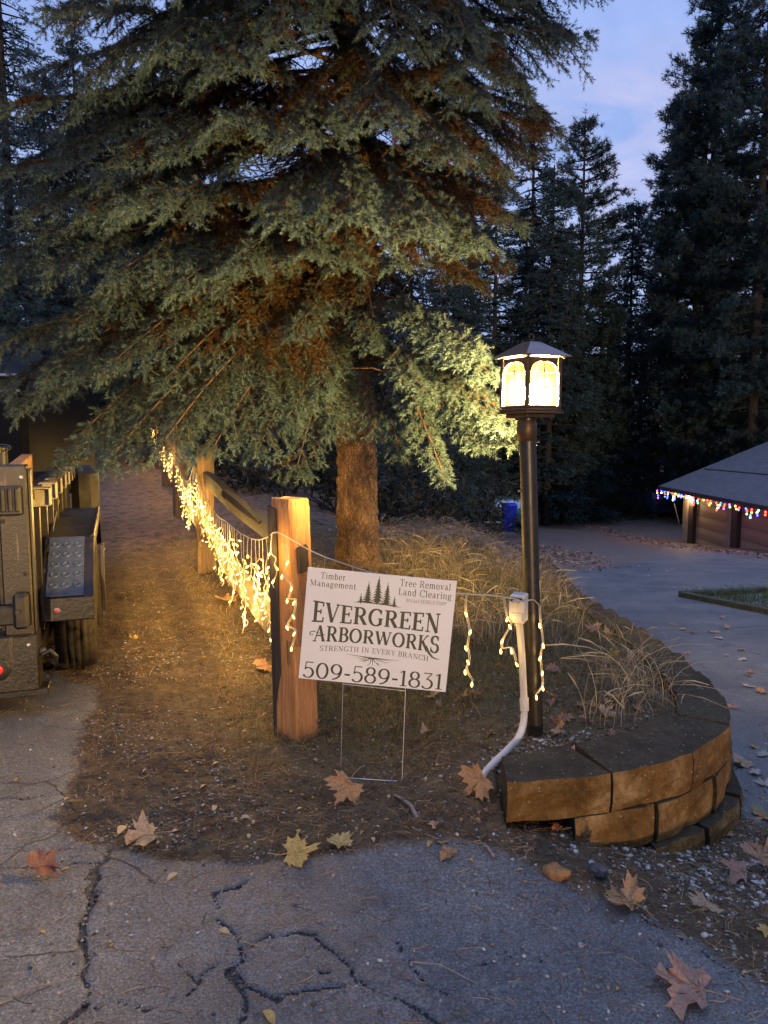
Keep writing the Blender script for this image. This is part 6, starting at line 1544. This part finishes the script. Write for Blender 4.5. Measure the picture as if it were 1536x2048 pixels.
def leaf_litter():
    def f(x, y): return np.exp(-((x-4.4)/.8)**2-((y-22)/4)**2)*(~isl(x, y))+.35*sst(38.2, 40, y)*(x > 3)+.35*sst(6.5, 9, y)*sst(-1, .5, x)*isl(x, y)*(x < 3.5)+.25*np.exp(-((x-10.0)/.5)**2)*sst(13, 20, y)
    x, y = scatter_pts(15000, f, (-1, 16), (6, 43)); n = len(x); z = height(x, y)+.02; s = np.where(y > 15, .04, .035)*rng.uniform(.6, 1.3, n)
    q = np.array([(-1,-.6,0),(0,-1,.3),(1,-.4,0),(.7,.8,.35),(-.5,1,.1)]); a = rng.random(n)*2*PI; R = np.zeros((n, 3, 3)); R[:, 0, 0] = np.cos(a); R[:, 0, 1] = -np.sin(a); R[:, 1, 0] = np.sin(a); R[:, 1, 1] = np.cos(a); R[:, 2, 2] = 1; R += rng.normal(size=(n, 3, 3))*.25
    V = np.einsum('nij,kj->nki', R, q)*s[:, None, None]+np.stack([x, y, z], -1)[:, None]; Fc = (np.arange(n)[:, None]*5+np.arange(5)[None]); c = np.array([(.2, .10, .06), (.3, .17, .1), (.14, .08, .05), (.36, .24, .17)])[rng.integers(0, 4, n)]
    o = np_mesh('leaf_litter', V.reshape(-1, 3), [Fc], LIT, color=np.repeat(c, 5, 0)); tag(o, 'drifts of brown fallen leaves along the driveway edge', 'leaf litter', kind='stuff')
leaf_litter()
# ============================================================ SKY, SUN, CAMERA
def world():
    w = bpy.data.worlds.new('World'); sc.world = w; w.use_nodes = True; t = w.node_tree; bg = t.nodes['Background']; out = t.nodes['World Output']
    sky = N(t, 'ShaderNodeTexSky', sky_type='NISHITA', sun_disc=False, sun_elevation=math.radians(SUN_EL), sun_rotation=math.radians(180-SUN_AZ)); sky.altitude = 300
    t.links.new(sky.outputs[0], bg.inputs[0]); bg.inputs[1].default_value = .05
    g = N(t, 'ShaderNodeTexCoord').outputs['Generated']; sx = N(t, 'ShaderNodeSeparateXYZ'); t.links.new(g, sx.inputs[0])
    # project clouds on a plane overhead
    dz = mth(t, 'MAXIMUM', mth(t, 'ADD', sx.outputs[2], .12), .05); cv = N(t, 'ShaderNodeCombineXYZ'); t.links.new(mth(t, 'DIVIDE', sx.outputs[0], dz), cv.inputs[0]); t.links.new(mth(t, 'DIVIDE', sx.outputs[1], dz), cv.inputs[1])
    n1 = noise(t, 1.1, 6, .55, cv.outputs[0], .6); n2 = noise(t, 3.2, 5, .6, cv.outputs[0], .4)
    c = ramp(t, n1, [(.35, (.24, .355, .76)), (.5, (.35, .47, .90)), (.65, (.52, .60, .97))])
    d = Vector(tuple(ray(1235, 315))).normalized(); dp = N(t, 'ShaderNodeVectorMath', operation='DOT_PRODUCT'); nv = N(t, 'ShaderNodeVectorMath', operation='NORMALIZE'); t.links.new(g, nv.inputs[0]); t.links.new(nv.outputs[0], dp.inputs[0]); dp.inputs[1].default_value = d
    r = N(t, 'ShaderNodeMapRange'); t.links.new(dp.outputs['Value'], r.inputs[0]); r.inputs[1].default_value = .988; r.inputs[2].default_value = 1.0; r.interpolation_type = 'SMOOTHSTEP'
    k = mth(t, 'MULTIPLY', r.outputs[0], ramp(t, n2, [(.38, (0,)*3), (.66, (1,)*3)])); c = mixc(t, mth(t, 'MULTIPLY', k, .85), c, (.72, .62, .80))
    # paler low down, dimmer behind the camera, boosted overhead out of frame to light the ground
    low = N(t, 'ShaderNodeMapRange'); t.links.new(sx.outputs[2], low.inputs[0]); low.inputs[1].default_value = .75; low.inputs[2].default_value = .0; low.inputs[3].default_value = .0; low.inputs[4].default_value = .35; c = mixc(t, low.outputs[0], c, (.27, .40, .80))
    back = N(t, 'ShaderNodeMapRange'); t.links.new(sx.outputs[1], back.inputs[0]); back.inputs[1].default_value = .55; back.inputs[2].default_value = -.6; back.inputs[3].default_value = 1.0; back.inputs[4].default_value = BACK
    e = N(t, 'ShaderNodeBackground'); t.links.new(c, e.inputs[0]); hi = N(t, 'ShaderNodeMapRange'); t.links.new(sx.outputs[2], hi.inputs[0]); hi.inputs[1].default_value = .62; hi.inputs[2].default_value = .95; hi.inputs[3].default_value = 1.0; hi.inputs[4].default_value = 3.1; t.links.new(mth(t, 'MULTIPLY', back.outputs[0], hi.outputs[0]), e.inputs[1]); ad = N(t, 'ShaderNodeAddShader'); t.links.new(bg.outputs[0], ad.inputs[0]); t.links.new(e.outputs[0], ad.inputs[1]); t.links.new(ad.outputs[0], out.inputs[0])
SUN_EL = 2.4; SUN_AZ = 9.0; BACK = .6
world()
L = bpy.data.lights.new('Sun', 'SUN'); L.energy = 1.65; L.color = (1, .66, .34); L.angle = math.radians(.8); o = bpy.data.objects.new('Sun', L); col.objects.link(o)  # sun lamp standing in for an unseen warm source low behind the camera
# direction the light travels: forward (+Y), slightly left and down
dv = Vector((-math.sin(math.radians(SUN_AZ)), math.cos(math.radians(SUN_AZ)), -math.tan(math.radians(SUN_EL)))); o.rotation_euler = dv.to_track_quat('-Z', 'Y').to_euler(); o.location = (2, -6, 4)
cam = bpy.data.cameras.new('Camera'); co = bpy.data.objects.new('Camera', cam); col.objects.link(co); sc.camera = co
cam.sensor_fit = 'VERTICAL'; cam.sensor_height = 24; cam.lens = 24*F/2048; cam.clip_end = 1500; cam.clip_start = .05
co.location = (0, 0, H); co.rotation_euler = (PI/2-PITCH, 0, 0)
sc.view_settings.view_transform = 'Standard'; sc.view_settings.look = 'None'; sc.view_settings.exposure = 0; sc.view_settings.gamma = 1
sc.cycles.use_denoising = True; sc.cycles.max_bounces = 5; sc.cycles.diffuse_bounces = 2; sc.cycles.glossy_bounces = 2; sc.cycles.transparent_max_bounces = 8
sc.cycles.sample_clamp_indirect = 2.0; sc.cycles.use_light_tree = True; sc.cycles.caustics_reflective = False; sc.cycles.caustics_refractive = False
